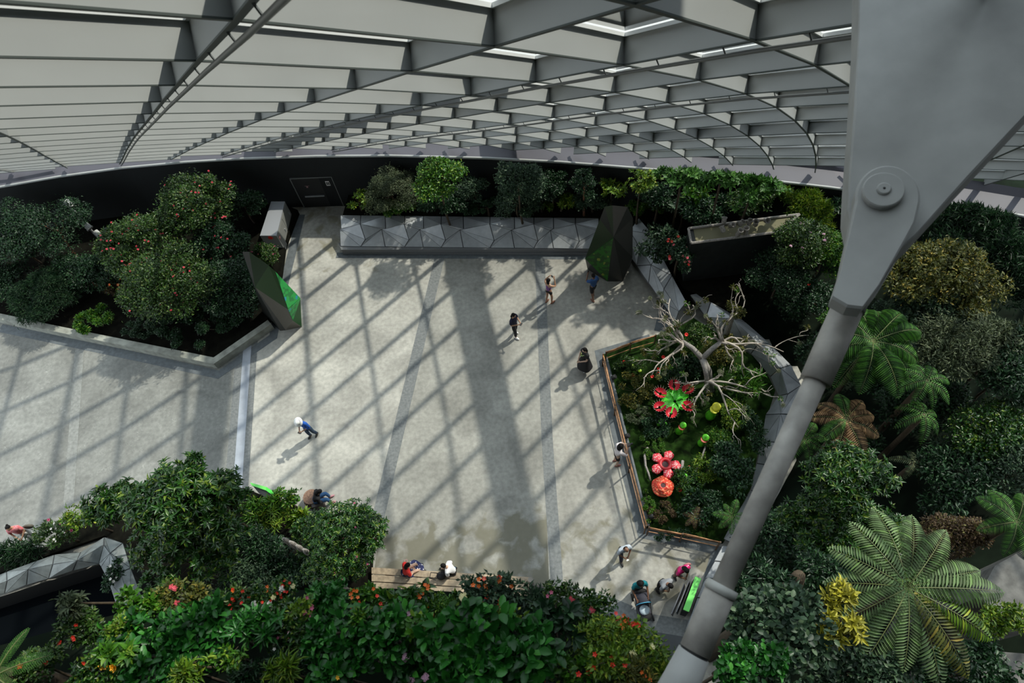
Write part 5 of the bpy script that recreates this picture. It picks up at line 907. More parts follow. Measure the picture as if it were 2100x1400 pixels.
S(700, 1120, 2.6, 92, 84, 'whorl', 'dense rounded rhododendron with small pink blooms beside the plaza edge', 0, 'laurel', .15, .05, 1.9, 30, 'rhododendron', 'rhododendron', [('cluster', 'rosy', .05, 16)], tpl='lance')
S(728, 1078, 2.2, 54, 40, 'whorl', 'upper lobe of rhododendron below the seated person in black', 0, 'laurel', .15, .05, 1.8, 10, 'rhododendron', 'rhododendron', tpl='lance')
S(645, 1095, 2.0, 54, 44, 'whorl', 'left lobe of rhododendron behind the stump row', 0, 'laurel', .15, .05, 1.6, 10, 'rhododendron', 'rhododendron', [('cluster', 'rosy', .05, 5)], tpl='lance')
S(520, 1140, 1.6, 84, 66, 'leaf', 'shaded mossy shrub behind the stump row', 0, 'dark', .12, .05, 1.6, 16)
S(500, 1190, 2.0, 76, 44, 'leaf', 'small blue green leaved shrub above the terrace flowers', 0, 'teal', .11, .05, 1.5, 12)
S(590, 1185, 1.4, 72, 48, 'leaf', 'dark undergrowth between the two stump rows', 0, 'dark', .12, .05, 1.6, 12)
S(235, 1180, 1.3, 22, 40, 'leaf', 'climber with white flowers over the inner edge of the basin', 0, 'dark', .12, .06, 1.1, 8, 'climber', 'climber', [('star', 'white', .06, 6)])
# --- terrace planting close below the viewer
TZ = 18.2
def T_(px, py, z, rpx, rpy, style, lab, leaf, L, W_, **k): return S(px, py, z, rpx, rpy, style, lab, TZ, leaf, L, W_, rad=.012, **k)
fern(-10, 1385, 19.2, 110, 8, 'bright fern fronds in the lower left corner', TZ, 'fern', .35, .35, True, npin=30, wid=.24, a0=.3)
T_(170, 1290, 18.8, 67, 41, 'leaf', 'mixed fine leafed bush at the left end of the terrace', 'camellia', 0.043, 0.021, cover=1.54, k=14, fl=[('star', 'red', 0.019, 4)])
T_(155, 1235, 19.0, 29, 29, 'whorl', 'pale green sprig standing against the dark void', 'grey', 0.085, 0.024, cover=0.55, k=4, tpl='lance')
T_(90, 1365, 19.0, 67, 46, 'leaf', 'mossy undergrowth with red anthuriums at lower left', 'camellia', 0.038, 0.019, cover=1.54, k=12, fl=[('star', 'red', 0.028, 4)])
T_(215, 1370, 19.2, 78, 46, 'leaf', 'green undergrowth with an orange bloom at the bottom edge', 'laurel', 0.043, 0.021, cover=1.65, k=14, fl=[('rose', 'yellow', 0.038, 2), ('star', 'red', 0.019, 4)])
T_(290, 1240, 18.9, 67, 39, 'leaf', 'light green oval leafed bush at the basin corner', 'bright', 0.057, 0.033, cover=1.43, k=12, tpl='broad')
T_(375, 1225, 18.9, 67, 34, 'leaf', 'olive sprigs with salmon blossoms at the terrace front', 'olive', 0.048, 0.024, cover=1.32, k=12, fl=[('cluster', 'pink', 0.034, 3)])
T_(300, 1300, 19.1, 100, 52, 'leaf', 'broad green leaved bush on the left half of the terrace', 'broad', 0.080, 0.044, cover=1.54, k=18, tpl='broad')
T_(420, 1290, 19.2, 89, 57, 'leaf', 'dark glossy broad leaved bush left of centre', 'broad', 0.096, 0.048, cover=1.65, k=16, tpl='broad')
T_(340, 1375, 19.3, 100, 41, 'leaf', 'trailing dark leaved plant on the lower left terrace', 'broad', 0.072, 0.036, cover=1.43, k=14, tpl='broad')
T_(245, 1340, 19.3, 38, 27, 'whorl', 'bright whorled leaves at lower left of the terrace', 'bright', 0.095, 0.038, cover=0.88, k=4, tpl='lance')
T_(395, 1365, 19.5, 38, 27, 'whorl', 'pale lance leaved sprig near the bottom edge', 'lime', 0.085, 0.019, cover=0.66, k=4, tpl='lance')
T_(500, 1230, 18.8, 67, 34, 'leaf', 'low bush dotted with orange and red flowers', 'camellia', 0.043, 0.021, cover=1.43, k=12, fl=[('star', 'red', 0.019, 14), ('star', 'orange', 0.019, 8)])
T_(560, 1215, 18.9, 67, 29, 'leaf', 'bush with white clustered blooms and red buds', 'laurel', 0.043, 0.021, cover=1.32, k=12, fl=[('cluster', 'white', 0.038, 3), ('star', 'red', 0.015, 12), ('cluster', 'cream', 0.030, 2)])
T_(530, 1290, 19.3, 67, 39, 'whorl', 'star shaped dark green leaf rosettes in mid terrace', 'broad', 0.104, 0.028, cover=0.99, k=8, tpl='lance')
T_(600, 1290, 19.1, 67, 57, 'leaf', 'small leaved green bush with white specks', 'laurel', 0.048, 0.024, cover=1.65, k=16, fl=[('star', 'white', 0.015, 10), ('star', 'rosy', 0.015, 6)])
T_(560, 1380, 19.2, 100, 39, 'leaf', 'dark feathery undergrowth at the bottom edge', 'dark', 0.056, 0.016, cover=1.65, k=14)
T_(580, 1375, 19.5, 44, 29, 'whorl', 'yellow green spiky tuft at the bottom edge', 'lime', 0.104, 0.014, cover=0.66, k=3, tpl='lance')
T_(665, 1225, 18.9, 56, 32, 'leaf', 'glossy green bush left of the star spangled skirt', 'broad', 0.056, 0.028, cover=1.43, k=10, tpl='broad')
T_(665, 1240, 19.2, 44, 29, 'whorl', 'rhododendron rosettes before the weathered stumps', 'broad', 0.088, 0.036, cover=0.99, k=6, tpl='broad')
T_(700, 1300, 19.4, 89, 57, 'leaf', 'large glossy oval leaves left of centre bottom', 'broad', 0.074, 0.042, cover=1.65, k=16, tpl='broad')
T_(690, 1380, 19.4, 78, 39, 'leaf', 'dark round leaved climber at the bottom edge', 'broad', 0.072, 0.048, cover=1.43, k=12, tpl='broad', fl=[('star', 'yellow', 0.019, 1)])
T_(760, 1235, 18.9, 67, 34, 'leaf', 'lime speckled bush with orange flowers below the bench', 'bright', 0.043, 0.021, cover=1.43, k=12, fl=[('star', 'orange', 0.019, 12), ('star', 'red', 0.019, 6)])
T_(845, 1225, 19.1, 62, 34, 'whorl', 'dark leafed sprigs rising in front of the wooden bench', 'laurel', 0.085, 0.033, cover=1.10, k=9, tpl='lance', fl=[('star', 'orange', 0.019, 6)])
T_(900, 1255, 18.9, 67, 34, 'leaf', 'fresh green moss-like bush below the seated man', 'bright', 0.033, 0.014, cover=1.43, k=12, fl=[('rose', 'orange', 0.022, 4)])
T_(945, 1228, 19.1, 24, 16, 'leaf', 'small plant bearing large cream double blossoms', 'laurel', 0.048, 0.024, cover=1.10, k=4, fl=[('cluster', 'cream', 0.045, 2)])
T_(800, 1310, 19.4, 100, 69, 'leaf', 'deep green large leaved bush with lilac blooms', 'broad', 0.074, 0.042, cover=1.65, k=20, tpl='broad', fl=[('cluster', 'lilac', 0.041, 3)])
T_(880, 1375, 19.3, 89, 46, 'leaf', 'shaded dark bush with pink orchids at the bottom edge', 'broad', 0.080, 0.044, cover=1.32, k=14, tpl='broad', fl=[('cluster', 'lilac', 0.041, 2)])
T_(1005, 1215, 19.0, 71, 46, 'leaf', 'grey green bush with orange red flowers right of the seated man', 'teal', 0.052, 0.025, cover=1.54, k=14, fl=[('star', 'orange', 0.022, 12), ('star', 'red', 0.022, 8)])
T_(1075, 1230, 18.9, 44, 27, 'whorl', 'dark slender leaved sprigs beside the timber post', 'teal', 0.085, 0.019, cover=0.88, k=5, tpl='lance')
T_(970, 1300, 19.7, 112, 64, 'leaf', 'big glossy broad leaved medinilla at bottom centre', 'broad', 0.100, 0.058, cover=1.87, k=22, tpl='broad')
T_(1060, 1340, 19.6, 100, 69, 'leaf', 'dark shining broad leaves right of bottom centre', 'broad', 0.092, 0.052, cover=1.76, k=20, tpl='broad')
T_(960, 1370, 19.8, 89, 46, 'leaf', 'broad sunlit leaves at the bottom edge centre', 'broad', 0.092, 0.054, cover=1.65, k=14, tpl='broad')
T_(1135, 1280, 19.4, 67, 52, 'whorl', 'dark umbrella leaf rosettes above the yellow green bushes', 'dark', 0.104, 0.044, cover=1.21, k=8, tpl='broad')
T_(1150, 1235, 18.9, 67, 39, 'leaf', 'airy green bush with a pink flower head', 'camellia', 0.048, 0.021, cover=1.43, k=14, fl=[('cluster', 'pink', 0.041, 1), ('star', 'rosy', 0.019, 5)])
T_(1215, 1250, 18.8, 56, 34, 'leaf', 'small leaved green bush beside the pink flower head', 'laurel', 0.043, 0.021, cover=1.54, k=12, fl=[('cluster', 'pink', 0.041, 2)])
T_(1270, 1285, 18.9, 49, 27, 'leaf', 'round leaved plant crowded with orange red flowers below the stroller', 'lime', 0.048, 0.038, cover=1.21, k=10, fl=[('star', 'red', 0.020, 22), ('star', 'orange', 0.020, 12)])
T_(1230, 1320, 19.0, 78, 52, 'leaf', 'yellow green fine bush at lower right of the terrace', 'lime', 0.043, 0.017, cover=1.54, k=20)
T_(1310, 1335, 19.0, 67, 46, 'leaf', 'lime and gold bush left of the lower fork', 'lime', 0.048, 0.019, cover=1.43, k=16, fl=[('cluster', 'cream', 0.038, 2)])
T_(1190, 1380, 19.2, 67, 39, 'leaf', 'light green whorled plant with red flowers at the bottom edge', 'bright', 0.067, 0.033, cover=1.32, k=10, fl=[('star', 'red', 0.025, 5)])
T_(1300, 1385, 19.2, 78, 34, 'leaf', 'golden green fern-like bush in the bottom right of the terrace', 'olive', 0.057, 0.017, cover=1.43, k=14, fl=[('star', 'orange', 0.019, 3)])
T_(1380, 1370, 18.9, 44, 46, 'leaf', 'yellow green tips against the lower fork', 'lime', 0.048, 0.019, cover=1.10, k=8)
T_(1105, 1385, 19.3, 56, 29, 'leaf', 'dim undergrowth with a red bloom at the bottom edge', 'dark', 0.048, 0.024, cover=1.43, k=8, fl=[('star', 'red', 0.025, 2)])

T_(250, 1285, 19.2, 40, 24, 'leaf', 'yellow green fine leaved tuft between the broad leaves at left', 'lime', .04, .018, cover=1.1, k=8)
T_(480, 1345, 19.5, 52, 24, 'leaf', 'light green sprawling sprigs at lower centre left', 'bright', .05, .02, cover=1.1, k=10)
T_(620, 1250, 19.4, 44, 20, 'leaf', 'yellow green sprigs below the white blooms', 'lime', .045, .02, cover=.9, k=8, fl=[('star', 'rosy', .02, 6)])
T_(745, 1270, 19.5, 40, 20, 'leaf', 'fresh green sprigs above the large glossy leaves', 'bright', .05, .022, cover=.9, k=8)
T_(860, 1285, 19.6, 44, 22, 'leaf', 'light green leaves between the orange blooms and lilac blooms', 'bright', .06, .035, cover=.9, k=8, tpl='broad')
T_(1040, 1270, 19.5, 44, 22, 'leaf', 'small light leaved sprigs right of the cream blossoms', 'lime', .045, .02, cover=.8, k=8)
T_(1250, 1355, 19.3, 60, 30, 'leaf', 'bright lime foliage beside the golden fern-like bush', 'lime', .05, .024, cover=1.1, k=12, fl=[('star', 'red', .022, 4)])

# --- bog garden
def G(px, py, z, rpx, rpy, style, lab, leaf, L, W_, **k): return S(px, py, z, rpx, rpy, style, lab, .3, leaf, L, W_, rad=.015, **k)
G(1300, 800, .55, 50, 48, 'leaf', 'dense patch of small red and green pitcher plants near the left bamboo railing', 'olive', .09, .035, cover=1.1, k=20, rz=.25)
G(1290, 745, .5, 44, 22, 'leaf', 'low green pitcher plants in the far left corner of the bog', 'camellia', .09, .035, cover=1.1, k=14, rz=.22)
G(1350, 870, .5, 46, 34, 'leaf', 'dark mixed bog plants left of the flytrap sculpture', 'dark', .10, .045, cover=1.3, k=16, rz=.25)
G(1475, 905, .55, 34, 34, 'leaf', 'green fern-like growth between the big pitchers', 'bright', .10, .03, cover=1.0, k=16, rz=.35)
G(1340, 920, .45, 40, 40, 'leaf', 'low moss green cushion above the starry red flower', 'bright', .05, .02, cover=1.2, k=16, rz=.18)
G(1440, 1040, .7, 56, 44, 'leaf', 'dark leafy bog plants at the near right of the bog', 'dark', .13, .06, cover=1.5, k=18, rz=.4)
G(1360, 1050, .5, 36, 26, 'leaf', 'bronze carnivorous plants near the near bamboo railing', 'brown', .08, .03, cover=1.1, k=10, rz=.2)
G(1500, 960, 1.0, 40, 60, 'leaf', 'shaded foliage inside the folded steel ribbon', 'dark', .13, .06, cover=1.5, k=16)
G(1505, 850, .8, 44, 40, 'leaf', 'green epiphyte leaves under the pale branches', 'lime', .10, .04, cover=.9, k=14, rz=.5)
G(1540, 790, 1.0, 40, 40, 'whorl', 'bright green bird nest fern beside the steel ribbon', 'bright', .32, .07, cover=.8, k=6)
G(1410, 985, .6, 40, 34, 'leaf', 'mid green bog plants right of the round red flower', 'laurel', .10, .04, cover=1.2, k=14, rz=.3)
G(1380, 1095, .45, 50, 12, 'leaf', 'dark moss strip along the near bog edge', 'dark', .06, .03, cover=1.2, k=12, rz=.15)
fern(1500, 1060, 1.3, 40, 7, 'green fern leaning over the steel ribbon near the rod', .3, 'fern', .6, .5, npin=16, wid=.24)
fern(1425, 1060, .8, 26, 7, 'small dark fern in the near corner of the bog', .3, 'brown', .6, .5, npin=14, wid=.24)
G(1400, 760, .6, 60, 36, 'leaf', 'tangled dark undergrowth beneath the pale branches', 'dark', .12, .05, cover=1.3, k=20, rz=.35)
G(1480, 720, .9, 54, 40, 'leaf', 'mossy undergrowth beneath the far branches of the bare tree', 'olive', .09, .04, cover=1.2, k=18, rz=.5)
G(1420, 690, .9, 60, 26, 'leaf', 'small leaved shrubs at the far end of the bog garden', 'camellia', .09, .045, cover=1.3, k=16, rz=.4)
G(1310, 850, .45, 30, 26, 'leaf', 'pale speckled low plants beside the middle of the railing', 'grey', .07, .03, cover=1.0, k=12, rz=.2)
G(1330, 1040, .42, 14, 50, 'leaf', 'moss green strip along the near left railing', 'bright', .05, .025, cover=1.0, k=12, rz=.15)
G(1450, 960, .7, 34, 36, 'leaf', 'lime edged shrubs behind the small green pitcher', 'lime', .09, .04, cover=1.0, k=12, rz=.3)
G(1545, 880, 1.0, 20, 70, 'leaf', 'dark foliage in the shade under the folded steel ribbon', 'dark', .12, .05, cover=1.4, k=16)
# the dead tree with lichen: one trunk, pale branches, lichen tufts and perched plants
bt = empty('bare_branch_tree', tuple(U(1455, 800, .3)), 'leafless pale branching tree hung with lichen over the bog garden', 'tree')
ro = np.array(U(1455, 800, .3)); hub = U(1440, 735, 2.0); mb = MB(); mb.tube([ro, (ro + hub) / 2 + np.array([.1, .1, .1]), hub], [.20, .15, .12], 9); tips = []
def limb(p, q, r0, depth_=0):
    n = 8; pts = [np.array(p)]; w1, w2 = rvec(2) * .09 * np.linalg.norm(np.array(q) - np.array(p)); f1, f2 = RNG.uniform(1.0, 2.6, 2)
    for i in range(1, n + 1):
        t = i / n; pts.append(np.array(p) * (1 - t) + np.array(q) * t + w1 * math.sin(math.pi * f1 * t) + w2 * math.sin(math.pi * f2 * t) + np.array([0, 0, .10 * math.sin(math.pi * t)]))
    b = MB().tube(pts, list(np.linspace(r0, r0 * .35, n + 1)), 6)
    tips.append(pts[-1]); tips.append(pts[3])
    if depth_ < 2:
        for i in ((3, 5, 7) if depth_ == 0 else (4, 6)):
            d = nrm(np.array(q) - np.array(p)) * .9 + rvec(1)[0] * .7; ln = np.linalg.norm(np.array(q) - np.array(p)) * RNG.uniform(.35, .6); b2 = limb(pts[i], pts[i] + nrm(d) * ln, r0 * .5, depth_ + 1); b.add(b2.v, b2.f)
    return b
mb.build('trunk', GRAYWOOD, bt, True)
hubs = [hub, U(1400, 700, 2.2), U(1480, 700, 2.3), U(1450, 780, 1.5)]
for hb in hubs[1:]: MB().tube([hub, (hub + hb) / 2 + np.array([0, 0, .12]), hb], [.12, .10, .08], 8).build('branch', GRAYWOOD, bt, True)
for tx, ty, tz in [(1345, 650, 2.5), (1372, 612, 3.0), (1340, 728, 2.1), (1330, 775, 1.6), (1520, 605, 3.2), (1600, 718, 2.0), (1575, 805, 1.3), (1550, 815, 1.2), (1435, 815, 1.0), (1400, 790, 1.2), (1480, 770, 1.4), (1420, 625, 2.9), (1362, 680, 2.5), (1515, 880, 1.0), (1375, 745, 1.8), (1460, 655, 2.8), (1545, 700, 2.2), (1350, 700, 2.3), (1500, 745, 1.7), (1410, 850, .9), (1450, 690, 2.6), (1335, 640, 2.7), (1560, 770, 1.5), (1385, 660, 2.7)]:
    tg = U(tx, ty, tz); hb = min(hubs, key=lambda q: np.linalg.norm(q - tg)); b = limb(hb + RNG.normal(0, .05, 3), tg, .050); b.build('branch', mat('pale_branch', (.42, .37, .32), .9, noise=.3, nscale=15), bt, True)
tips = np.array(tips)
sel = tips[RNG.permutation(len(tips))[:96]]
for grp, nm, lf, L_, cnt in ((sel[:40], 'lichen_tuft', 'lichen', .028, 420), (sel[40:70], 'perched_plant', 'olive', .09, 60), (sel[70:96], 'perched_plant', 'bright', .10, 30)):
    for c in grp:
        d = rvec(cnt); P_ = c + d * RNG.uniform(.01, .085, (cnt, 1)) * np.array([1, 1, 1.1]); leafmesh(nm, P_, d + rvec(cnt) * .5, rvec(cnt) + UPV, L_, L_ * .35, LM[lf], bt)
S(1505, 640, 2.7, 20, 26, 'leaf', 'mossy upright snag with leaves at the far end of the bog', .3, 'olive', .09, .04, 1.0, 6, 'mossy_snag', 'snag', bark=GRAYWOOD, rad=.12)
# flytrap sculpture
FG = mat('flytrap_green', (.07, .58, .02), .35); FR = mat('flytrap_red', (.50, .015, .03), .4); FT = mat('flytrap_tooth', (.75, .62, .58), .4)
fc = U(1384, 824, .75); ft = empty('flytrap_sculpture', (fc[0], fc[1], .3), 'giant green and red Venus flytrap sculpture in the bog garden', 'sculpture')
for k, (tx, ty) in enumerate([(1354, 808), (1353, 836), (1376, 848), (1410, 835), (1410, 800), (1382, 792)]):
    e = U(tx, ty, .85); d = Vector((e[0] - fc[0], e[1] - fc[1], 0)); ln = d.length; d.normalize(); sd_ = Vector((-d.y, d.x, 0)); c = Vector([float(q) for q in fc])
    # leaf stalk: tapered heart-shaped blade
    v = []; prof_ = [(.10, .03), (.3, .10), (.52, .22), (.74, .23), (.88, .14), (.94, .06)]
    for t, w in prof_:
        for s_, zz in ((-1, .05), (0, -.02), (1, .05)): v.append(c + d * ln * t + sd_ * w * s_ + up * (zz + .1 * math.sin(t * 3)))
    for t, w in prof_:
        for s_, zz in ((-1, .02), (0, -.05), (1, .02)): v.append(c + d * ln * t + sd_ * w * s_ + up * (zz + .1 * math.sin(t * 3)))
    f = []; n_ = len(prof_)
    for i in range(n_ - 1):
        for j in range(2): a = i * 3 + j; f.append((a, a + 1, a + 4, a + 3)); a += n_ * 3; f.append((a, a + 3, a + 4, a + 1))
    lf = MB().add(v, f).build('leaf_blade', FG, ft, True)
    for sg in (-1, 1):
        # half-open kidney-shaped jaw
        tc = c + d * ln * 1.0 + up * .08; v = []; f = []; m_ = 9
        for r_ in range(4):
            for q in range(m_):
                a = math.pi * (q / (m_ - 1) - .5); rr = .05 + .065 * r_; v.append(tc + d * math.sin(a) * rr * .95 + sd_ * sg * (.03 + math.cos(a) * rr * .75) + up * (.05 + .035 * r_ * r_ * .35))
        for r_ in range(3):
            for q in range(m_ - 1): a = r_ * m_ + q; f.append((a, a + 1, a + m_ + 1, a + m_)) 
        nb = len(v); v += [p - up * .025 for p in v]; f += [(b[3] + nb, b[2] + nb, b[1] + nb, b[0] + nb) for b in f]
        jw = MB().add(v, f).build('trap_jaw', FR, ft, True)
        mt = MB()
        for q in range(m_): p = v[3 * m_ + q]; o_d = (p - tc).normalized(); mt.tube([p, p + o_d * .05 + up * .02, p + o_d * .085 + up * .05], [.008, .006, .002], 4)
        mt.build('teeth', FT, jw)
# rafflesia sculptures
def spot_mat(name, c1, c2, sc):
    m = bpy.data.materials.new(name); m.use_nodes = True; nt = m.node_tree; b = nt.nodes['Principled BSDF']; g = nt.nodes.new('ShaderNodeNewGeometry'); w = nt.nodes.new('ShaderNodeTexVoronoi'); w.inputs['Scale'].default_value = sc
    nt.links.new(g.outputs['Position'], w.inputs['Vector']); r = nt.nodes.new('ShaderNodeValToRGB'); nt.links.new(w.outputs['Distance'], r.inputs[0]); e = r.color_ramp.elements; e[0].color = (*c2, 1); e[0].position = .34; e[1].color = (*c1, 1); e[1].position = .42; r.color_ramp.interpolation = 'LINEAR'
    nt.links.new(r.outputs[0], b.inputs['Base Color']); b.inputs['Roughness'].default_value = .5; return m
SP1 = spot_mat('speckled_pink', (.62, .03, .05), (.72, .42, .42), 17); SP2 = spot_mat('speckled_orange', (.62, .05, .025), (.80, .30, .14), 17)
def bowl(mb, c, r0, h, m=0): mb.lathe([(.02, .03), (r0 * .45, .03), (r0 * .5, h * .6), (r0 * .62, h), (r0 * .95, h * .8), (r0, h * .3), (r0 * .9, 0)], Matrix.Translation(c), 26, m)
rf = U(1364, 953, .5); c = Vector([float(q) for q in rf]); t = empty('flower_sculpture', (c.x, c.y, .3), 'giant red five petalled speckled flower sculpture on moss', 'sculpture')
for k in range(5):
    a = R_(-88 + 72 * k); d = Vector((math.cos(a), math.sin(a), 0)); s_ = Vector((-d.y, d.x, 0)); v = []
    pf = [(.18, .13), (.30, .15), (.42, .19), (.52, .17), (.57, .09)]
    for zt in (.05, 0):
        for r_, w in pf:
            for q in (-1, -.5, 0, .5, 1): v.append(c + d * r_ * (1 - .08 * q * q) + s_ * w * q + up * (zt + .06 * math.sin(r_ * 5) + .03 * (1 - q * q)))
    n = len(pf); f = []
    for i in range(n - 1):
        for j in range(4): b_ = i * 5 + j; f.append((b_, b_ + 5, b_ + 6, b_ + 1)); b_ += n * 5; f.append((b_, b_ + 1, b_ + 6, b_ + 5))
    rim_ = [0, 1, 2, 3, 4, 9, 14, 19, 24, 23, 22, 21, 20, 15, 10, 5]
    for i in range(len(rim_)): a_, b_ = rim_[i], rim_[(i + 1) % len(rim_)]; f.append((a_, b_, b_ + n * 5, a_ + n * 5))
    MB().add(v, f).build('petal', SP1, t, True)
mb = MB(); bowl(mb, c + up * .02, .26, .14); mb.build('cup', mat('cup_red', (.55, .02, .03), .45), t, True); disc(c + up * .06 + Vector((0, 0, 0)), up, .12, .012, 'cup_opening', mat('cup_dark', (.04, .005, .008), .6), t, 20)
rf = U(1359, 998, .5); c = Vector([float(q) for q in rf]); t = empty('flower_sculpture', (c.x, c.y, .3), 'giant round orange red ruffled flower sculpture below the five petalled one', 'sculpture')
for k in range(3):
    R0 = (.40, .33, .25)[k]; z0 = (.0, .06, .12)[k]; v = []; m_ = 40
    for zt in (.04, 0):
        for r_ in (.5, .75, 1.0):
            for q in range(m_): a = 2 * math.pi * q / m_; rr = R0 * r_ * (1 + .035 * math.cos(5 * a + k) * r_); v.append(c + Vector((math.cos(a) * rr, math.sin(a) * rr, z0 + zt + .03 * r_ * math.cos(5 * a + 2 * k) - .05 * r_ * r_ + .05)))
    f = []
    for i in range(2):
        for q in range(m_): a_, b_ = i * m_ + q, i * m_ + (q + 1) % m_; f.append((a_, a_ + m_, b_ + m_, b_)); a_ += 3 * m_; b_ += 3 * m_; f.append((a_, b_, b_ + m_, a_ + m_))
    for q in range(m_): a_, b_ = 2 * m_ + q, 2 * m_ + (q + 1) % m_; f.append((a_, a_ + 3 * m_, b_ + 3 * m_, b_))
    MB().add(v, f).build('petal_ruffle', SP2, t, True)
mb = MB(); bowl(mb, c + up * .1, .17, .10); mb.build('cup', SP2, t, True); disc(c + up * .15, up, .085, .012, 'cup_opening', mat('cup_dark', (0, 0, 0)), t, 20)
# pitcher sculptures
PG = mat('pitcher_green', (.10, .48, .02), .4); PY = mat('pitcher_yellow', (.70, .68, .05), .4); PR = mat('pitcher_rim_red', (.40, .04, .02), .4)
def pitcher(px, py, h, s, lab, body=PG, lid=PG, rim=PR, ld=(.6, .5)):
    b = U(px, py, .3); t = empty('pitcher_sculpture', tuple(b), lab, 'sculpture'); M_ = Matrix.Translation(Vector([float(q) for q in b])) @ Matrix.Rotation(.15, 4, 'Y')
    MB().lathe([(.04 * s, 0), (.13 * s, .10 * h), (.17 * s, .32 * h), (.13 * s, .62 * h), (.10 * s, .82 * h), (.125 * s, .95 * h), (.105 * s, .95 * h), (.08 * s, .8 * h), (.07 * s, .5 * h)], M_, 18).build('body', body, t, True)
    MB().lathe([(.10 * s, .93 * h), (.14 * s, .93 * h), (.15 * s, .965 * h), (.12 * s, .985 * h), (.10 * s, .965 * h)], M_, 18).build('rim', rim, t, True)
    d = Vector((ld[0], ld[1], 0)).normalized(); c = M_ @ Vector((0, 0, h * 1.12)) + d * .07 * s; q = (up - d * .55).normalized()
    Ml = Matrix.Translation(c) @ q.to_track_quat('Z', 'Y').to_matrix().to_4x4(); MB().lathe([(.0, .02), (.09 * s, .02), (.15 * s, 0), (.15 * s, -.015), (.0, 0)], Ml, 18).build('lid', lid, t, True)
    return t
pitcher(1453, 857, .75, 1.15, 'large yellow lidded green pitcher sculpture in the bog garden', PG, PY, PY)
pitcher(1390, 888, .55, .85, 'green pitcher sculpture below the flytrap', PG, PG, PR)
pitcher(1436, 912, .5, .9, 'green pitcher sculpture with red rim right of the starry flower', PG, PG, PR)
pitcher(1350, 872, .35, .5, 'smallest light green pitcher sculpture left of the others', PG, PG, PG)
pitcher(1359, 878, .32, .45, 'tiny red rimmed pitcher sculpture beside the smallest one', PG, PG, PR)
pitcher(1398, 985, .35, .55, 'small green pitcher sculpture right of the round flower', PG, PG, PG)
for k, (x, y, lab) in enumerate([(1280, 742, 'red hooded pitcher near the far left corner of the bog'), (1308, 743, 'orange red hooded pitcher at the far edge of the bog'), (1351, 756, 'pinkish red hooded pitcher left of the branch tree'), (1337, 772, 'red hooded pitcher below a pale branch tip'), (1298, 769, 'red hooded pitcher in the pitcher plant patch'), (1407, 686, 'bright red bloom among the pale branches'), (1413, 958, 'orange red bloom right of the starry flower'), (1394, 1004, 'small red bloom at lower right of the round flower'), (1360, 732, 'red bloom behind the left branches'), (1349, 766, 'small pinkish bloom above a pale branch tip')]):
    z = 2.3 if k == 5 else .55; b = U(x, y, z); t = empty('red_pitcher_flower', (b[0], b[1], .3), lab, 'flower'); c = Vector([float(q) for q in b])
    MB().tube([(c.x, c.y, .3), tuple(c)], .012, 5).build('stem', FG, t); MB().lathe([(.01, -.12), (.05, -.05), (.075, .03), (.06, .06), (.04, .03)], Matrix.Translation(c) @ Matrix.Rotation(.5, 4, 'X'), 10).build('hood', mat('hood_red', (.85, .03, .02), .4), t, True)
for k, (x, y, lab) in enumerate([(1296, 750, 'yellow green round pitcher at the far edge of the bog'), (1312, 760, 'lime round pitcher amid the far bog patch'), (1314, 775, 'lime round pitcher nearest the left branches')]):
    b = U(x, y, .5); t = empty('lime_pitcher_flower', (b[0], b[1], .3), lab, 'flower'); c = Vector([float(q) for q in b]); MB().tube([(c.x, c.y, .3), tuple(c)], .012, 5).build('stem', FG, t); MB().lathe([(.01, -.1), (.06, -.05), (.08, .02), (.06, .05), (.0, .03)], Matrix.Translation(c), 10).build('hood', mat('hood_lime', (.40, .60, .04), .4), t, True)
# twisted driftwood on the bog moss
for px, lab, rr in [([(1328, 918), (1322, 935), (1324, 955), (1330, 970), (1334, 985)], 'twisted grey driftwood left of the starry flower', .05), ([(1400, 945), (1398, 960), (1401, 975)], 'short grey wood stump right of the starry flower', .06), ([(1452, 900), (1440, 935), (1428, 965), (1424, 985)], 'slanting pale branch lying right of the small pitchers', .035)]:
    P_ = [U(x, y, .42 + .08 * (k % 2)) for k, (x, y) in enumerate(px)]; o = MB().tube(P_, [rr * (1 - .08 * k) for k in range(len(P_))], 8).build('driftwood', GRAYWOOD, None, True); tag(o, lab, 'driftwood')
# small black spotlights in the bog by the railing
for k, (x, y, lab) in enumerate([(1258, 778, 'black ground spotlight by the far stretch of the railing'), (1285, 898, 'black ground spotlight by the middle of the railing'), (1336, 1062, 'black ground spotlight near the railing corner')]):
    b = U(x, y, .3); t = empty('ground_spotlight', tuple(b), lab, 'spotlight'); c = Vector([float(q) for q in b]); MB().tube([c, c + up * .15], .02, 6).build('stake', BLACK, t)
    MB().lathe([(.05, -.1), (.09, -.08), (.09, .1), (.08, .1)], Matrix.Translation(c + up * .2) @ Matrix.Rotation(.9, 4, 'Y'), 12).build('lamp_head', BLACK, t, True)

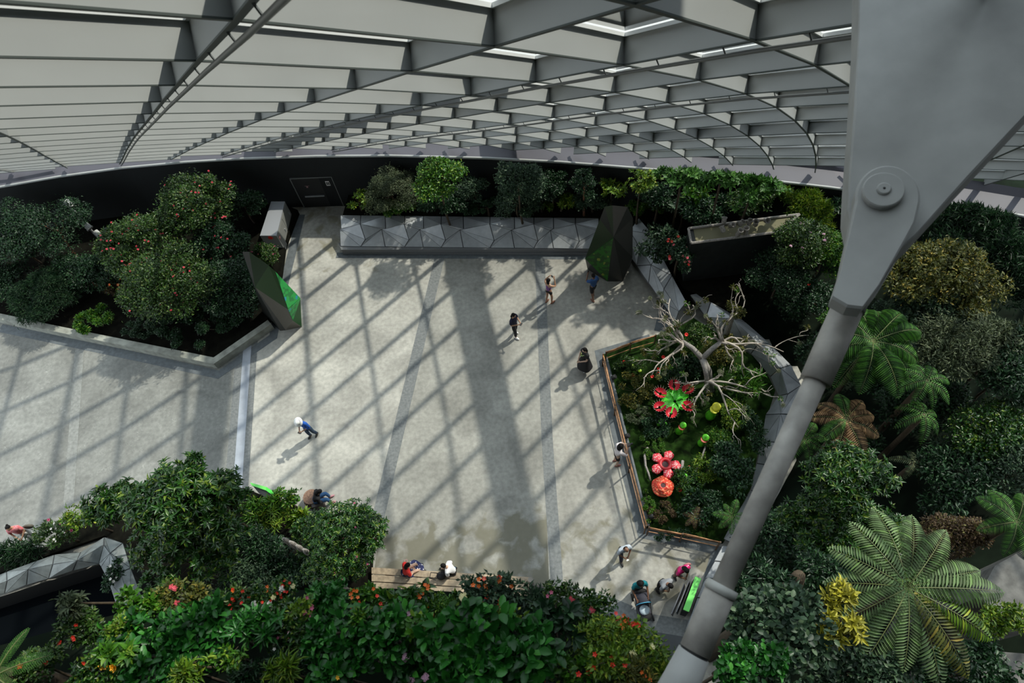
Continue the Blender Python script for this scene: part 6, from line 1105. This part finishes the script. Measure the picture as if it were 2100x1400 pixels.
# ------------------------------------------------------------------ people
def skin_mesh(verts, edges, radii, root=0, sub=1):
    me = bpy.data.meshes.new('tmp'); me.from_pydata([tuple(v) for v in verts], edges, []); o = bpy.data.objects.new('tmp', me); COL.objects.link(o)
    md = o.modifiers.new('s', 'SKIN'); md.use_smooth_shade = True
    for i, r in enumerate(radii):
        d = me.skin_vertices[0].data[i]; d.radius = r if isinstance(r, tuple) else (r, r); d.use_root = (i == root)
    s = o.modifiers.new('u', 'SUBSURF'); s.levels = sub; s.render_levels = sub
    dg = bpy.context.evaluated_depsgraph_get(); dg.update(); out = bpy.data.meshes.new_from_object(o.evaluated_get(dg)); bpy.data.objects.remove(o); bpy.data.meshes.remove(me)
    return [tuple(v.co) for v in out.vertices], [tuple(p.vertices) for p in out.polygons]
SK = {'tan': mat('skin_tan', (.42, .24, .15), .5), 'light': mat('skin_light', (.58, .38, .28), .5), 'brown': mat('skin_brown', (.20, .10, .06), .5)}
HAIR = mat('black_hair', (.008, .007, .007), .75, spec=.15)
def cloth(n, c): return mat('cloth_' + n, c, .85)
ARMS = {'down': ((.25, -.02, 1.12), (.27, .08, .87)), 'phone': ((.24, .02, 1.12), (.06, .28, 1.17)), 'camera': ((.23, .20, 1.24), (.07, .30, 1.50)), 'push': ((.25, .10, 1.12), (.20, .40, 1.00)), 'low': ((.24, .08, 1.12), (.07, .28, .98)), 'up': ((.30, .12, 1.32), (.16, .20, 1.58)), 'back': ((.28, -.18, 1.18), (.20, -.30, .95))}
def person(px, py, yaw, label, skin='tan', arms=('phone', 'phone'), sit=False, lean=0.0, hd=.25, top=('shirt', (.1, .1, .1), .55), bottom=('trousers', (.02, .02, .03), 1.0), shoes=(.02, .02, .02), hair='short', stride=0.0, sc=1.0, z0=0.0, group='visitors on the plaza', extra=None):
    F = U(px, py, z0); yr = R_(yaw); fw = Vector((math.cos(yr), math.sin(yr), 0)); rt = Vector((fw.y, -fw.x, 0))
    t = empty('person', (F[0], F[1], z0), label, 'person', group)
    hz = .92; seat_drop = .42 if sit else 0
    def Lp(x, y, z, up_part=True):
        """local joint; the upper body leans about the hips"""
        if up_part:
            dz = z - hz; ca, sa = math.cos(lean), math.sin(lean); y2 = y * ca + dz * sa; z2 = hz + dz * ca - y * sa; y, z = y2, z2 - seat_drop
        else: z = z
        p = Vector((F[0], F[1], z0)) + (rt * x + fw * y) * sc; p.z = z0 + z * sc; return p
    V = []; E_ = []; Rr = []
    def av(p, r, c=None):
        V.append(p); Rr.append(r); 
        if c is not None: E_.append((c, len(V) - 1))
        return len(V) - 1
    pel = av(Lp(0, 0, .95), .100); sp = av(Lp(0, .01, 1.12), .092, pel); ch = av(Lp(0, 0, 1.32), .108, sp); nb = av(Lp(0, -.01, 1.43), (.07, .06), ch); nk = av(Lp(0, .01, 1.50), .048, nb); hdv = av(Lp(0, .02, 1.56), .05, nk)
    legs = []; 
    for s in (-1, 1):
        if sit: hp, kn, an, to = Lp(.09 * s, 0, .90), Lp(.12 * s, .44, .50, False), Lp(.12 * s, .46, .09, False), Lp(.13 * s, .62, .045, False)
        else:
            st = stride * s; hp, kn, an, to = Lp(.09 * s, 0, .90), Lp(.105 * s, .03 + st * .55, .49, False), Lp(.11 * s, -.03 + st, .09, False), Lp(.125 * s, .12 + st, .045, False)
        a = av(hp, .080, pel); b = av(kn, .055, a); c = av(an, .036, b); av(an.lerp(to, .5) - Vector((0, 0, .02)), .035, c); legs.append((hp, kn, an, to))
    hands = []; armj = []
    for s, am in zip((-1, 1), arms):
        (ex, ey, ez), (wx, wy, wz) = ARMS[am]; sh, el, wr = Lp(.18 * s, 0, 1.39), Lp(ex * s, ey, ez), Lp(wx * s, wy, wz)
        a = av(sh, .058, ch); b = av(el, .040, a); c = av(wr, .026, b); d = (wr - el).normalized(); av(wr + d * .07 * sc, (.034, .016), c); hands.append((wr, d, s)); armj.append((sh, el, wr))
    v, f = skin_mesh(V, E_, [tuple(np.array(r) * sc) if isinstance(r, tuple) else r * sc for r in Rr])
    mb = MB().add(v, f)
    # head with nose, ears, tilted towards what is looked at
    hp_ = lean + hd; hf = (fw * math.cos(hp_) - up * math.sin(hp_)); hu = (up * math.cos(hp_) + fw * math.sin(hp_)); hc = Lp(0, .035, 1.60); HM = Matrix((rt, hf, hu)).transposed()
    hc = hc + hu * .02 * sc
    mb.ball(hc, (.073 * sc, .092 * sc, .112 * sc), HM, 16); mb.ball(hc + hf * .088 * sc - hu * .015 * sc, (.013 * sc, .022 * sc, .024 * sc), HM, 8)
    for s in (-1, 1): mb.ball(hc + rt * .074 * s * sc - hu * .01 * sc, (.010 * sc, .020 * sc, .030 * sc), HM, 8)
    mb.ball(hc + hf * .080 * sc - hu * .055 * sc, (.022 * sc, .014 * sc, .008 * sc), HM, 8)
    # hands: four fingers of unequal length and a thumb, bent as if holding
    for wr, d, s in hands:
        side = d.cross(up); side = side.normalized() if side.length > .01 else rt; nrm_ = side.cross(d).normalized(); pe = wr + d * .085 * sc; inn = side * (1 if side.dot(rt) * -s > 0 else -1)
        for q, ln in enumerate((.062, .072, .068, .052)):
            b0 = pe + side * (.026 - .0175 * q) * sc; k1 = b0 + d * ln * .5 * sc - nrm_ * .006; k2 = k1 + d * ln * .32 * sc - nrm_ * ln * .35 * sc; mb.tube([b0 - d * .012, b0, k1, k2], [.0085 * sc, .0085 * sc, .008 * sc, .0065 * sc], 6)
        b0 = wr + d * .03 * sc + inn * .02 * sc; k1 = b0 + (d * .6 + inn * .7).normalized() * .034 * sc; mb.tube([b0, k1, k1 + (d * .95 + inn * .1) * .028 * sc], [.011 * sc, .0095 * sc, .008 * sc], 6)
    body = mb.build('body', SK[skin], t, True)
    me_ = MB(); 
    for s in (-1, 1): me_.ball(hc + hf * .079 * sc + rt * .028 * s * sc + hu * .012 * sc, (.012 * sc, .008 * sc, .008 * sc), HM, 8)
    me_.build('eyes', BLACK, body)
    # top
    def limb_part(a, b, c, fr):
        """points down a limb as far as the sleeve or leg goes"""
        out = [a]
        if fr <= .5: out.append(a.lerp(b, fr * 2))
        else: out += [b, b.lerp(c, (fr - .5) * 2)]
        return out
    kind, colr, slv = top[:3]; V = []; E_ = []; Rr = []; g = .014
    if kind == 'shirt':
        g = .024; a = av(Lp(0, 0, .88), .122 + g); b = av(Lp(0, .01, 1.12), .108 + g, a); c = av(Lp(0, 0, 1.32), .122 + g, b); av(Lp(0, -.005, 1.45), .075, c)
        for sh, el, wr in armj:
            prev = c
            for k, p in enumerate(limb_part(sh, el, wr, slv)): prev = av(p, (.064, .056, .046)[min(k, 2)] + g * .7, prev)
        v, f = skin_mesh(V, E_, [tuple(np.array(r) * sc) if isinstance(r, tuple) else r * sc for r in Rr]); MB().add(v, f).build('top', colr, t, True)
    elif kind == 'tank':
        a = av(Lp(0, 0, .92), .12 + g); b = av(Lp(0, .01, 1.12), .105 + g, a); c = av(Lp(0, 0, 1.28), .115 + g, b); av(Lp(0, 0, 1.36), .105, c)
        v, f = skin_mesh(V, E_, [r * sc for r in Rr]); MB().add(v, f).build('top', colr, t, True)
    kind, colr, fr = bottom; V = []; E_ = []; Rr = []
    if kind == 'trousers':
        a0_ = av(Lp(0, 0, 1.02), .105 + g); a = av(Lp(0, 0, .93), .112 + g, a0_)
        for hp, kn, an, to in legs:
            prev = a
            for k, p in enumerate(limb_part(hp, kn, an, fr)): prev = av(p, (.092, .064, .046)[min(k, 2)] + g * .7, prev)
        v, f = skin_mesh(V, E_, [tuple(np.array(r) * sc) if isinstance(r, tuple) else r * sc for r in Rr]); MB().add(v, f).build('trousers', colr, t, True)
    else:
        pr = []; pc = Lp(0, 0, .98)
        n_ = 20; vv = []
        for z, r, yy in ((1.06, .155, 0), (.88, .21, .01), (.70 - .2 * fr, .29, .02), (.62 - .45 * fr, .36, .03)):
            for k in range(n_):
                a = 2 * math.pi * k / n_; rr = r * (1 + .05 * math.sin(5 * a) * (r > .2)); q = Lp(math.cos(a) * rr, math.sin(a) * rr * .85 + yy + (.28 * (.99 - z) / .4 if sit else 0), z if not sit else .99 - (.99 - z) * .35); vv.append(q)
        MB().add(vv, [(i * n_ + k, i * n_ + (k + 1) % n_, (i + 1) * n_ + (k + 1) % n_, (i + 1) * n_ + k) for i in range(3) for k in range(n_)]).build('skirt', colr, t, True)
    sh_m = mat('shoe_%.2f_%.2f' % shoes[:2], shoes, .6)
    for hp, kn, an, to in legs:
        d = (to - an); d.z = 0; d.normalize(); c = Vector((an.x, an.y, z0 + .05 * sc)) + d * .06 * sc; MB().ball(c, (.048 * sc, .135 * sc, .05 * sc), Matrix((Vector((d.y, -d.x, 0)), d, up)).transposed(), 12).build('shoe', sh_m, t, True)
    # hair
    hm = MB()
    if hair != 'bald':
        hm.ball(hc - hf * .018 * sc + hu * .022 * sc, (.083 * sc, .096 * sc, .105 * sc), HM, 16)
        if hair in ('long', 'curly'):
            w = 1.35 if hair == 'curly' else 1.0
            hm.ball(hc - hf * .055 * sc - hu * .09 * sc, (.085 * sc * w, .055 * sc * w, .15 * sc), HM, 14)
            if hair == 'curly': hm.ball(hc - hf * .04 * sc, (.12 * sc, .10 * sc, .12 * sc), HM, 14)
        if hair == 'bun': hm.ball(hc - hf * .10 * sc + hu * .06 * sc, .045 * sc, None, 10)
    else: hm.ball(hc - hf * .05 * sc - hu * .02 * sc, (.079 * sc, .055 * sc, .07 * sc), HM, 14)
    hm.build('hair', HAIR, t, True)
    t_hands = [(wr + d * .1 * sc) for wr, d, s in hands]
    return t, hc, HM, (rt, fw), t_hands, Lp
def held(name, lab, c, dims, m, yaw, cat=None): return tag(MB().box(c, dims, R_(yaw)).build(name, m), lab, cat or name.replace('_', ' '))
NAVY = cloth('navy', (.012, .014, .04)); BLK = cloth('black', (.010, .010, .012))
def pattern_cloth(name, c1, c2, sc, th=.30):
    m = spot_mat(name, c1, c2, sc); m.node_tree.nodes['Principled BSDF'].inputs['Roughness'].default_value = .85; e = [n for n in m.node_tree.nodes if n.type == 'VALTORGB'][0].color_ramp.elements; e[0].position = th - .02; e[1].position = th + .02; return m
def stripes(name, c1, c2, sc):
    m = bpy.data.materials.new(name); m.use_nodes = True; nt = m.node_tree; b = nt.nodes['Principled BSDF']; g = nt.nodes.new('ShaderNodeNewGeometry'); w = nt.nodes.new('ShaderNodeTexWave'); w.inputs['Scale'].default_value = sc; nt.links.new(g.outputs['Position'], w.inputs['Vector'])
    r = nt.nodes.new('ShaderNodeValToRGB'); r.color_ramp.interpolation = 'CONSTANT'; e = r.color_ramp.elements; e[0].color = (*c1, 1); e[1].color = (*c2, 1); e[1].position = .5; nt.links.new(w.outputs[0], r.inputs[0]); nt.links.new(r.outputs[0], b.inputs['Base Color']); b.inputs['Roughness'].default_value = .85; return m
# 1 man in white hat
t, hc, HM, ax_, hn, Lp = person(644, 893, -118, 'person in a white sun hat and blue shirt looking down at a phone', 'tan', ('phone', 'phone'), lean=.12, hd=.5, top=('shirt', cloth('royal_blue', (.01, .09, .42)), .72), bottom=('trousers', cloth('denim', (.02, .045, .09)), 1.0), hair='short', stride=.08)
hw = HM @ Vector((0, 0, 1)); Mh = Matrix.Translation(hc + hw * .03) @ hw.to_track_quat('Z', 'Y').to_matrix().to_4x4()
MB().lathe([(.19, -.012), (.195, 0), (.11, .022), (.098, .09), (.07, .115), (0, .12)], Mh, 24).build('hat', mat('hat_white', (.85, .85, .83), .8), t, True)
MB().lathe([(.109, .018), (.113, .022), (.106, .05), (.10, .05)], Mh, 24).build('hat_band', mat('hat_band_grey', (.25, .25, .27), .8), t, True)
held('phone', 'dark phone held by the person in the white sun hat', (hn[0] + hn[1]) / 2, (.075, .15, .012), BLACK, -118)
# 2 woman in navy with white shoes
t, hc, HM, ax_, hn, Lp = person(1058, 688, -40, 'person with long black hair in navy top and bright white shoes', 'tan', ('phone', 'phone'), hd=.35, top=('shirt', NAVY, .40), bottom=('trousers', BLK, .95), shoes=(.85, .85, .85), hair='long', stride=.10)
held('phone', 'phone held by the person with bright white shoes', (hn[0] + hn[1]) / 2, (.075, .15, .012), BLACK, -40)
# 3 woman in purple vest
t, hc, HM, ax_, hn, Lp = person(1127, 620, 35, 'person in a purple patterned vest and black shorts raising a camera', 'tan', ('up', 'camera'), hd=.0, top=('tank', pattern_cloth('cloth_purple', (.16, .06, .22), (.40, .22, .45), 22), .2), bottom=('trousers', BLK, .25), shoes=(.25, .10, .06), hair='long', stride=.06)
held('camera', 'small camera raised by the person in the purple vest', (hn[0] + hn[1]) / 2, (.10, .05, .07), BLACK, -60)
# 4 man in blue shirt
t, hc, HM, ax_, hn, Lp = person(1216, 611, 118, 'person in a blue shirt and black shorts photographing the dark totem', 'brown', ('camera', 'down'), hd=.05, top=('shirt', cloth('mid_blue', (.02, .07, .20)), .42), bottom=('trousers', BLK, .48), shoes=(.22, .10, .07), hair='short', stride=.14)
held('phone', 'phone held up by the person in the blue shirt', hn[0] + Vector((0, 0, .03)), (.075, .012, .15), BLACK, 28)
# 5 woman in black dress
t, hc, HM, ax_, hn, Lp = person(1200, 757, 200, 'person in a flared black dress with pale shoes by the bog railing', 'light', ('low', 'low'), hd=.3, top=('shirt', BLK, .3), bottom=('skirt', BLK, .55), shoes=(.62, .66, .66), hair='long')
sb = MB(); sb.tube([Lp(-.14, .02, 1.42), Lp(0, .16, 1.25), Lp(.17, .12, 1.02)], [.014] * 3, 6); sb.ball(Lp(.20, .06, .98), (.09, .05, .10)); tag(sb.build('shoulder_bag', mat('pale_green_bag', (.45, .60, .22), .7), None, True), 'pale green shoulder bag worn by the person in the black dress', 'bag')
# 6 photographer at the rail
t, hc, HM, ax_, hn, Lp = person(1263, 950, 8, 'person in a white blouse aiming a camera over the bamboo railing', 'light', ('camera', 'camera'), lean=.15, hd=.25, top=('shirt', cloth('white_blouse', (.72, .66, .66)), .55), bottom=('trousers', BLK, .45), shoes=(.30, .12, .10), hair='curly')
c_ = (hn[0] + hn[1]) / 2; o = MB().box(c_, (.10, .13, .09), R_(8)).tube([c_, c_ + ax_[1] * .15], [.04, .045], 10).build('camera', BLACK); tag(o, 'black camera held over the railing by the person in white', 'camera')
q = U(1276, 914, .8); o = MB().ball(q, (.14, .11, .16), None, 12).tube([q, q + np.array([0, 0, .28])], [.02, .02], 6).build('white_tote_bag', mat('bag_white', (.70, .72, .75), .8), None, True); tag(o, 'white bag beside the person photographing at the railing', 'bag')
# 7 bald man
t, hc, HM, ax_, hn, Lp = person(1274, 1140, -75, 'bald person in a striped blue shirt and dark trousers striding on the plaza', 'brown', ('low', 'low'), lean=.22, hd=.25, top=('shirt', stripes('cloth_striped', (.30, .36, .44), (.62, .66, .70), 12), .45), bottom=('trousers', NAVY, 1.0), hair='bald', stride=.22)
held('folded_paper', 'small white paper held by the bald person', (hn[0] + hn[1]) / 2, (.12, .09, .01), WHITE, -75, 'paper')
# 8 woman in pink
t, hc, HM, ax_, hn, Lp = person(1388, 1180, -70, 'person in a bright pink top reading the green sign', 'brown', ('low', 'low'), lean=.25, hd=.35, top=('shirt', pattern_cloth('cloth_magenta', (.60, .01, .15), (.75, .5, .6), 9, .2), .42), bottom=('trousers', cloth('brown_trousers', (.16, .08, .07)), .8), hair='long')
o = MB().ball(Lp(-.28, -.02, 1.0), (.14, .06, .12)).tube([Lp(-.26, 0, 1.1), Lp(-.17, 0, 1.42)], .012, 6).build('shoulder_bag', mat('dusty_pink_bag', (.45, .18, .18), .7), None, True); tag(o, 'dusty pink bag hanging from the shoulder of the person in pink', 'bag')
# 9 man in grey
t, hc, HM, ax_, hn, Lp = person(1352, 1206, -60, 'person in a grey shirt with dark sleeves bending towards the green sign', 'brown', ('low', 'low'), lean=.38, hd=.45, top=('shirt', cloth('grey_shirt', (.26, .27, .29)), .42), bottom=('trousers', BLK, 1.0), hair='short')
# 10 woman in teal with stroller
t, hc, HM, ax_, hn, Lp = person(1305, 1212, -85, 'person in a teal top pushing a dark stroller', 'brown', ('push', 'push'), lean=.1, hd=.25, top=('shirt', cloth('teal', (.0, .16, .19)), .42), bottom=('trousers', BLK, 1.0), hair='curly')
sc_ = U(1317, 1246, 0); s0 = Vector((sc_[0], sc_[1], 0)); f_ = Vector((.02, -1, 0)).normalized(); r_ = Vector((f_.y, -f_.x, 0)); st = empty('stroller', tuple(s0), 'dark stroller with blue trimmed hood and pale blanket', 'stroller')
FRM = mat('stroller_frame', (.03, .03, .035), .4); STC = mat('stroller_cloth', (.035, .035, .05), .8)
for s in (-1, 1):
    MB().tube([s0 + r_ * .24 * s - f_ * .62 + up * 1.02, s0 + r_ * .24 * s - f_ * .30 + up * .75, s0 + r_ * .24 * s + f_ * .38 + up * .16], .014, 7).build('side_tube', FRM, st)
    MB().tube([s0 + r_ * .24 * s - f_ * .34 + up * .12, s0 + r_ * .24 * s + f_ * .10 + up * .45], .012, 6).build('side_tube', FRM, st)
    for dy, rr in ((-.36, .13), (.40, .09)):
        M_ = Matrix.Translation(s0 + r_ * (.27 * s) + f_ * dy + up * rr) @ r_.to_track_quat('Z', 'Y').to_matrix().to_4x4(); MB().lathe([(rr * .3, -.02), (rr, -.022), (rr, .022), (rr * .3, .02)], M_, 16).build('wheel', BLACK, st, True)
MB().tube([s0 - r_ * .24 - f_ * .62 + up * 1.02, s0 + r_ * .24 - f_ * .62 + up * 1.02], .016, 8).build('handlebar', FRM, st)
MB().add([s0 + r_ * x * .21 + f_ * y + up * z for y, z in ((-.28, .72), (-.12, .42), (.28, .40), (.42, .24)) for x in (-1, 1)] + [s0 + r_ * x * .21 + f_ * y + up * (z - .03) for y, z in ((-.28, .72), (-.12, .42), (.28, .40), (.42, .24)) for x in (-1, 1)], [(0, 1, 3, 2), (2, 3, 5, 4), (4, 5, 7, 6), (8, 10, 11, 9), (10, 12, 13, 11), (12, 14, 15, 13), (0, 2, 10, 8), (2, 4, 12, 10), (4, 6, 14, 12), (1, 9, 11, 3), (3, 11, 13, 5), (5, 13, 15, 7), (0, 8, 9, 1), (6, 7, 15, 14)]).build('seat', STC, st)
v = []; nh = 9
for k, (y, zz) in enumerate(((-.34, .80), (-.28, .95), (-.14, 1.0), (.0, .93))):
    for q in range(nh): a = math.pi * q / (nh - 1); v.append(s0 + r_ * math.cos(a) * .25 + f_ * y + up * (.66 + (zz - .66) * math.sin(a)))
hf_ = [(k * nh + q, k * nh + q + 1, (k + 1) * nh + q + 1, (k + 1) * nh + q) for k in range(3) for q in range(nh - 1)]
MB().add(v, hf_).build('hood', STC, st, True); MB().tube([p + up * .005 for p in v[3 * nh:]], .014, 6).build('hood_trim', mat('trim_blue', (.08, .35, .55), .6), st)
tag(MB().ball(s0 + f_ * .16 + up * .50, (.17, .17, .09), None, 14).build('blanket', mat('pale_blanket', (.50, .60, .66), .9), None, True), 'pale blue blanket heaped in the stroller seat', 'blanket')
MB().ball(s0 + f_ * .36 + up * .36, (.20, .15, .11), None, 14).build('foot_cover', BLK, st, True)
tag(MB().ball(s0 - f_ * .40 + up * .70, (.22, .10, .14), None, 12).build('handle_bag', BLK, None, True), 'black bag slung from the stroller handlebar', 'bag')
# 11 seated man in white
t, hc, HM, ax_, hn, Lp = person(936, 1177, 165, 'person in a white T-shirt seated on the wooden bench', 'light', ('low', 'phone'), sit=True, lean=.35, hd=.35, top=('shirt', cloth('white_tee', (.80, .80, .82)), .42), bottom=('trousers', BLK, .6), hair='short')
q = Vector([float(c) for c in U(905, 1180, .58)]); bp = empty('backpack', (q.x, q.y, .45), 'black backpack on the bench beside the person in white T-shirt', 'backpack')
MB().ball(q, (.17, .15, .14), None, 14).build('bag_body', BLK, bp, True); MB().tube([q + Vector((-.1, .08, .1)), q + Vector((-.35, .15, .06)), q + Vector((-.42, -.02, -.02)), q + Vector((-.2, -.12, .02))], .016, 6).build('strap', BLK, bp); MB().tube([q + Vector((.06, .1, .1)), q + Vector((.03, .24, .14)), q + Vector((.12, .14, .1))], .014, 6).build('strap', BLK, bp)
tag(MB().lathe([(.028, 0), (.032, .02), (.032, .14), (.015, .17), (.0, .17)], Matrix.Translation(Vector([float(c) for c in U(934, 1166, .46)])), 10).build('water_bottle', mat('bottle_blue', (.0, .20, .45), .3), None, True), 'blue bottle beside the person in the white T-shirt', 'bottle')
# 12 seated in red and spotted navy
t, hc, HM, ax_, hn, Lp = person(838, 1181, 20, 'person in a red top with navy white spotted skirt seated on the bench', 'light', ('low', 'low'), sit=True, lean=.3, hd=.2, top=('shirt', cloth('red_top', (.70, .03, .025)), .45), bottom=('skirt', pattern_cloth('cloth_spotted_navy', (.015, .02, .08), (.75, .75, .8), 12, .26), .3), hair='long')
q = Vector([float(c) for c in U(833, 1160, .75)]); tag(MB().tube([q, q + Vector((-.03, .18, .12)), q + Vector((.05, .20, .1)), q + Vector((.06, .02, 0))], .014, 6).ball(q - Vector((-.02, .03, .02)), (.08, .06, .08)).build('tote_bag', mat('striped_pink', (.75, .45, .45), .8), None, True), 'pink and white striped bag handle above the red top', 'bag')
# 13 seated in black jacket
t, hc, HM, ax_, hn, Lp = person(655, 1034, 12, 'person in black jacket and blue jeans seated at the bed edge', 'tan', ('low', 'low'), sit=True, lean=.5, hd=.4, top=('shirt', BLK, .95), bottom=('trousers', cloth('blue_jeans', (.03, .10, .24)), 1.0), shoes=(.45, .22, .25), hair='long')
tag(MB().box(tuple(Lp(0, 0, .95))[:2] + (.21,), (.42, .42, .42), R_(12)).build('seat_stump', WOODD), 'low dark block under the person in black jacket', 'seat')
# 14 seated, mostly hidden by the rhododendron
t, hc, HM, ax_, hn, Lp = person(762, 1088, 0, 'person seated behind the rhododendron with only dark boots showing', 'tan', ('low', 'low'), sit=True, lean=.2, hd=.3, top=('shirt', BLK, .95), bottom=('trousers', cloth('brown_dark', (.06, .045, .04)), 1.0), shoes=(.06, .045, .04), hair='short')
# 15 woman in pink by the left edge
t, hc, HM, ax_, hn, Lp = person(78, 1103, -80, 'person in a pink checked shirt walking at the left edge', 'tan', ('low', 'low'), lean=.05, hd=.15, top=('shirt', pattern_cloth('cloth_pink_check', (.70, .16, .18), (.75, .45, .45), 26, .35), .42), bottom=('trousers', cloth('white_trousers', (.72, .72, .70)), .9), shoes=(.7, .6, .55), hair='bun', group='visitors on the plaza')
o = MB().ball(Lp(-.30, -.08, .98), (.19, .08, .15), None, 14).tube([Lp(-.28, -.04, 1.1), Lp(-.17, 0, 1.43)], .014, 6).build('handbag', mat('olive_grey_bag', (.11, .10, .08), .6), None, True); tag(o, 'large olive grey handbag carried by the person in pink checks', 'bag')

# ------------------------------------------------------------------ groups of look-alikes
for n_, g_ in (('camellia', 'camellias in the left bed'), ('red_pitcher_flower', 'red pitcher flowers in the bog garden'), ('lime_pitcher_flower', 'lime pitchers in the bog garden'), ('ground_spotlight', 'black spotlights along the bog railing'), ('pitcher_sculpture', 'pitcher sculptures'), ('information_totem', 'folded information totems'), ('bamboo_railing', 'railings around the bog garden'), ('carved_stump', 'stumps among the lower shrubs'), ('rhododendron', 'rhododendron lobes by the plaza'), ('lectern_sign', 'green topped signs'), ('roof_arch', 'arches outside the glass'), ('flower_sculpture', 'giant flower sculptures'), ('stone_ledge', 'rock ledges at lower right')):
    for o in bpy.data.objects:
        if o.parent is None and o.name.split('.')[0] == n_ and 'label' in o and 'group' not in o: o['group'] = g_
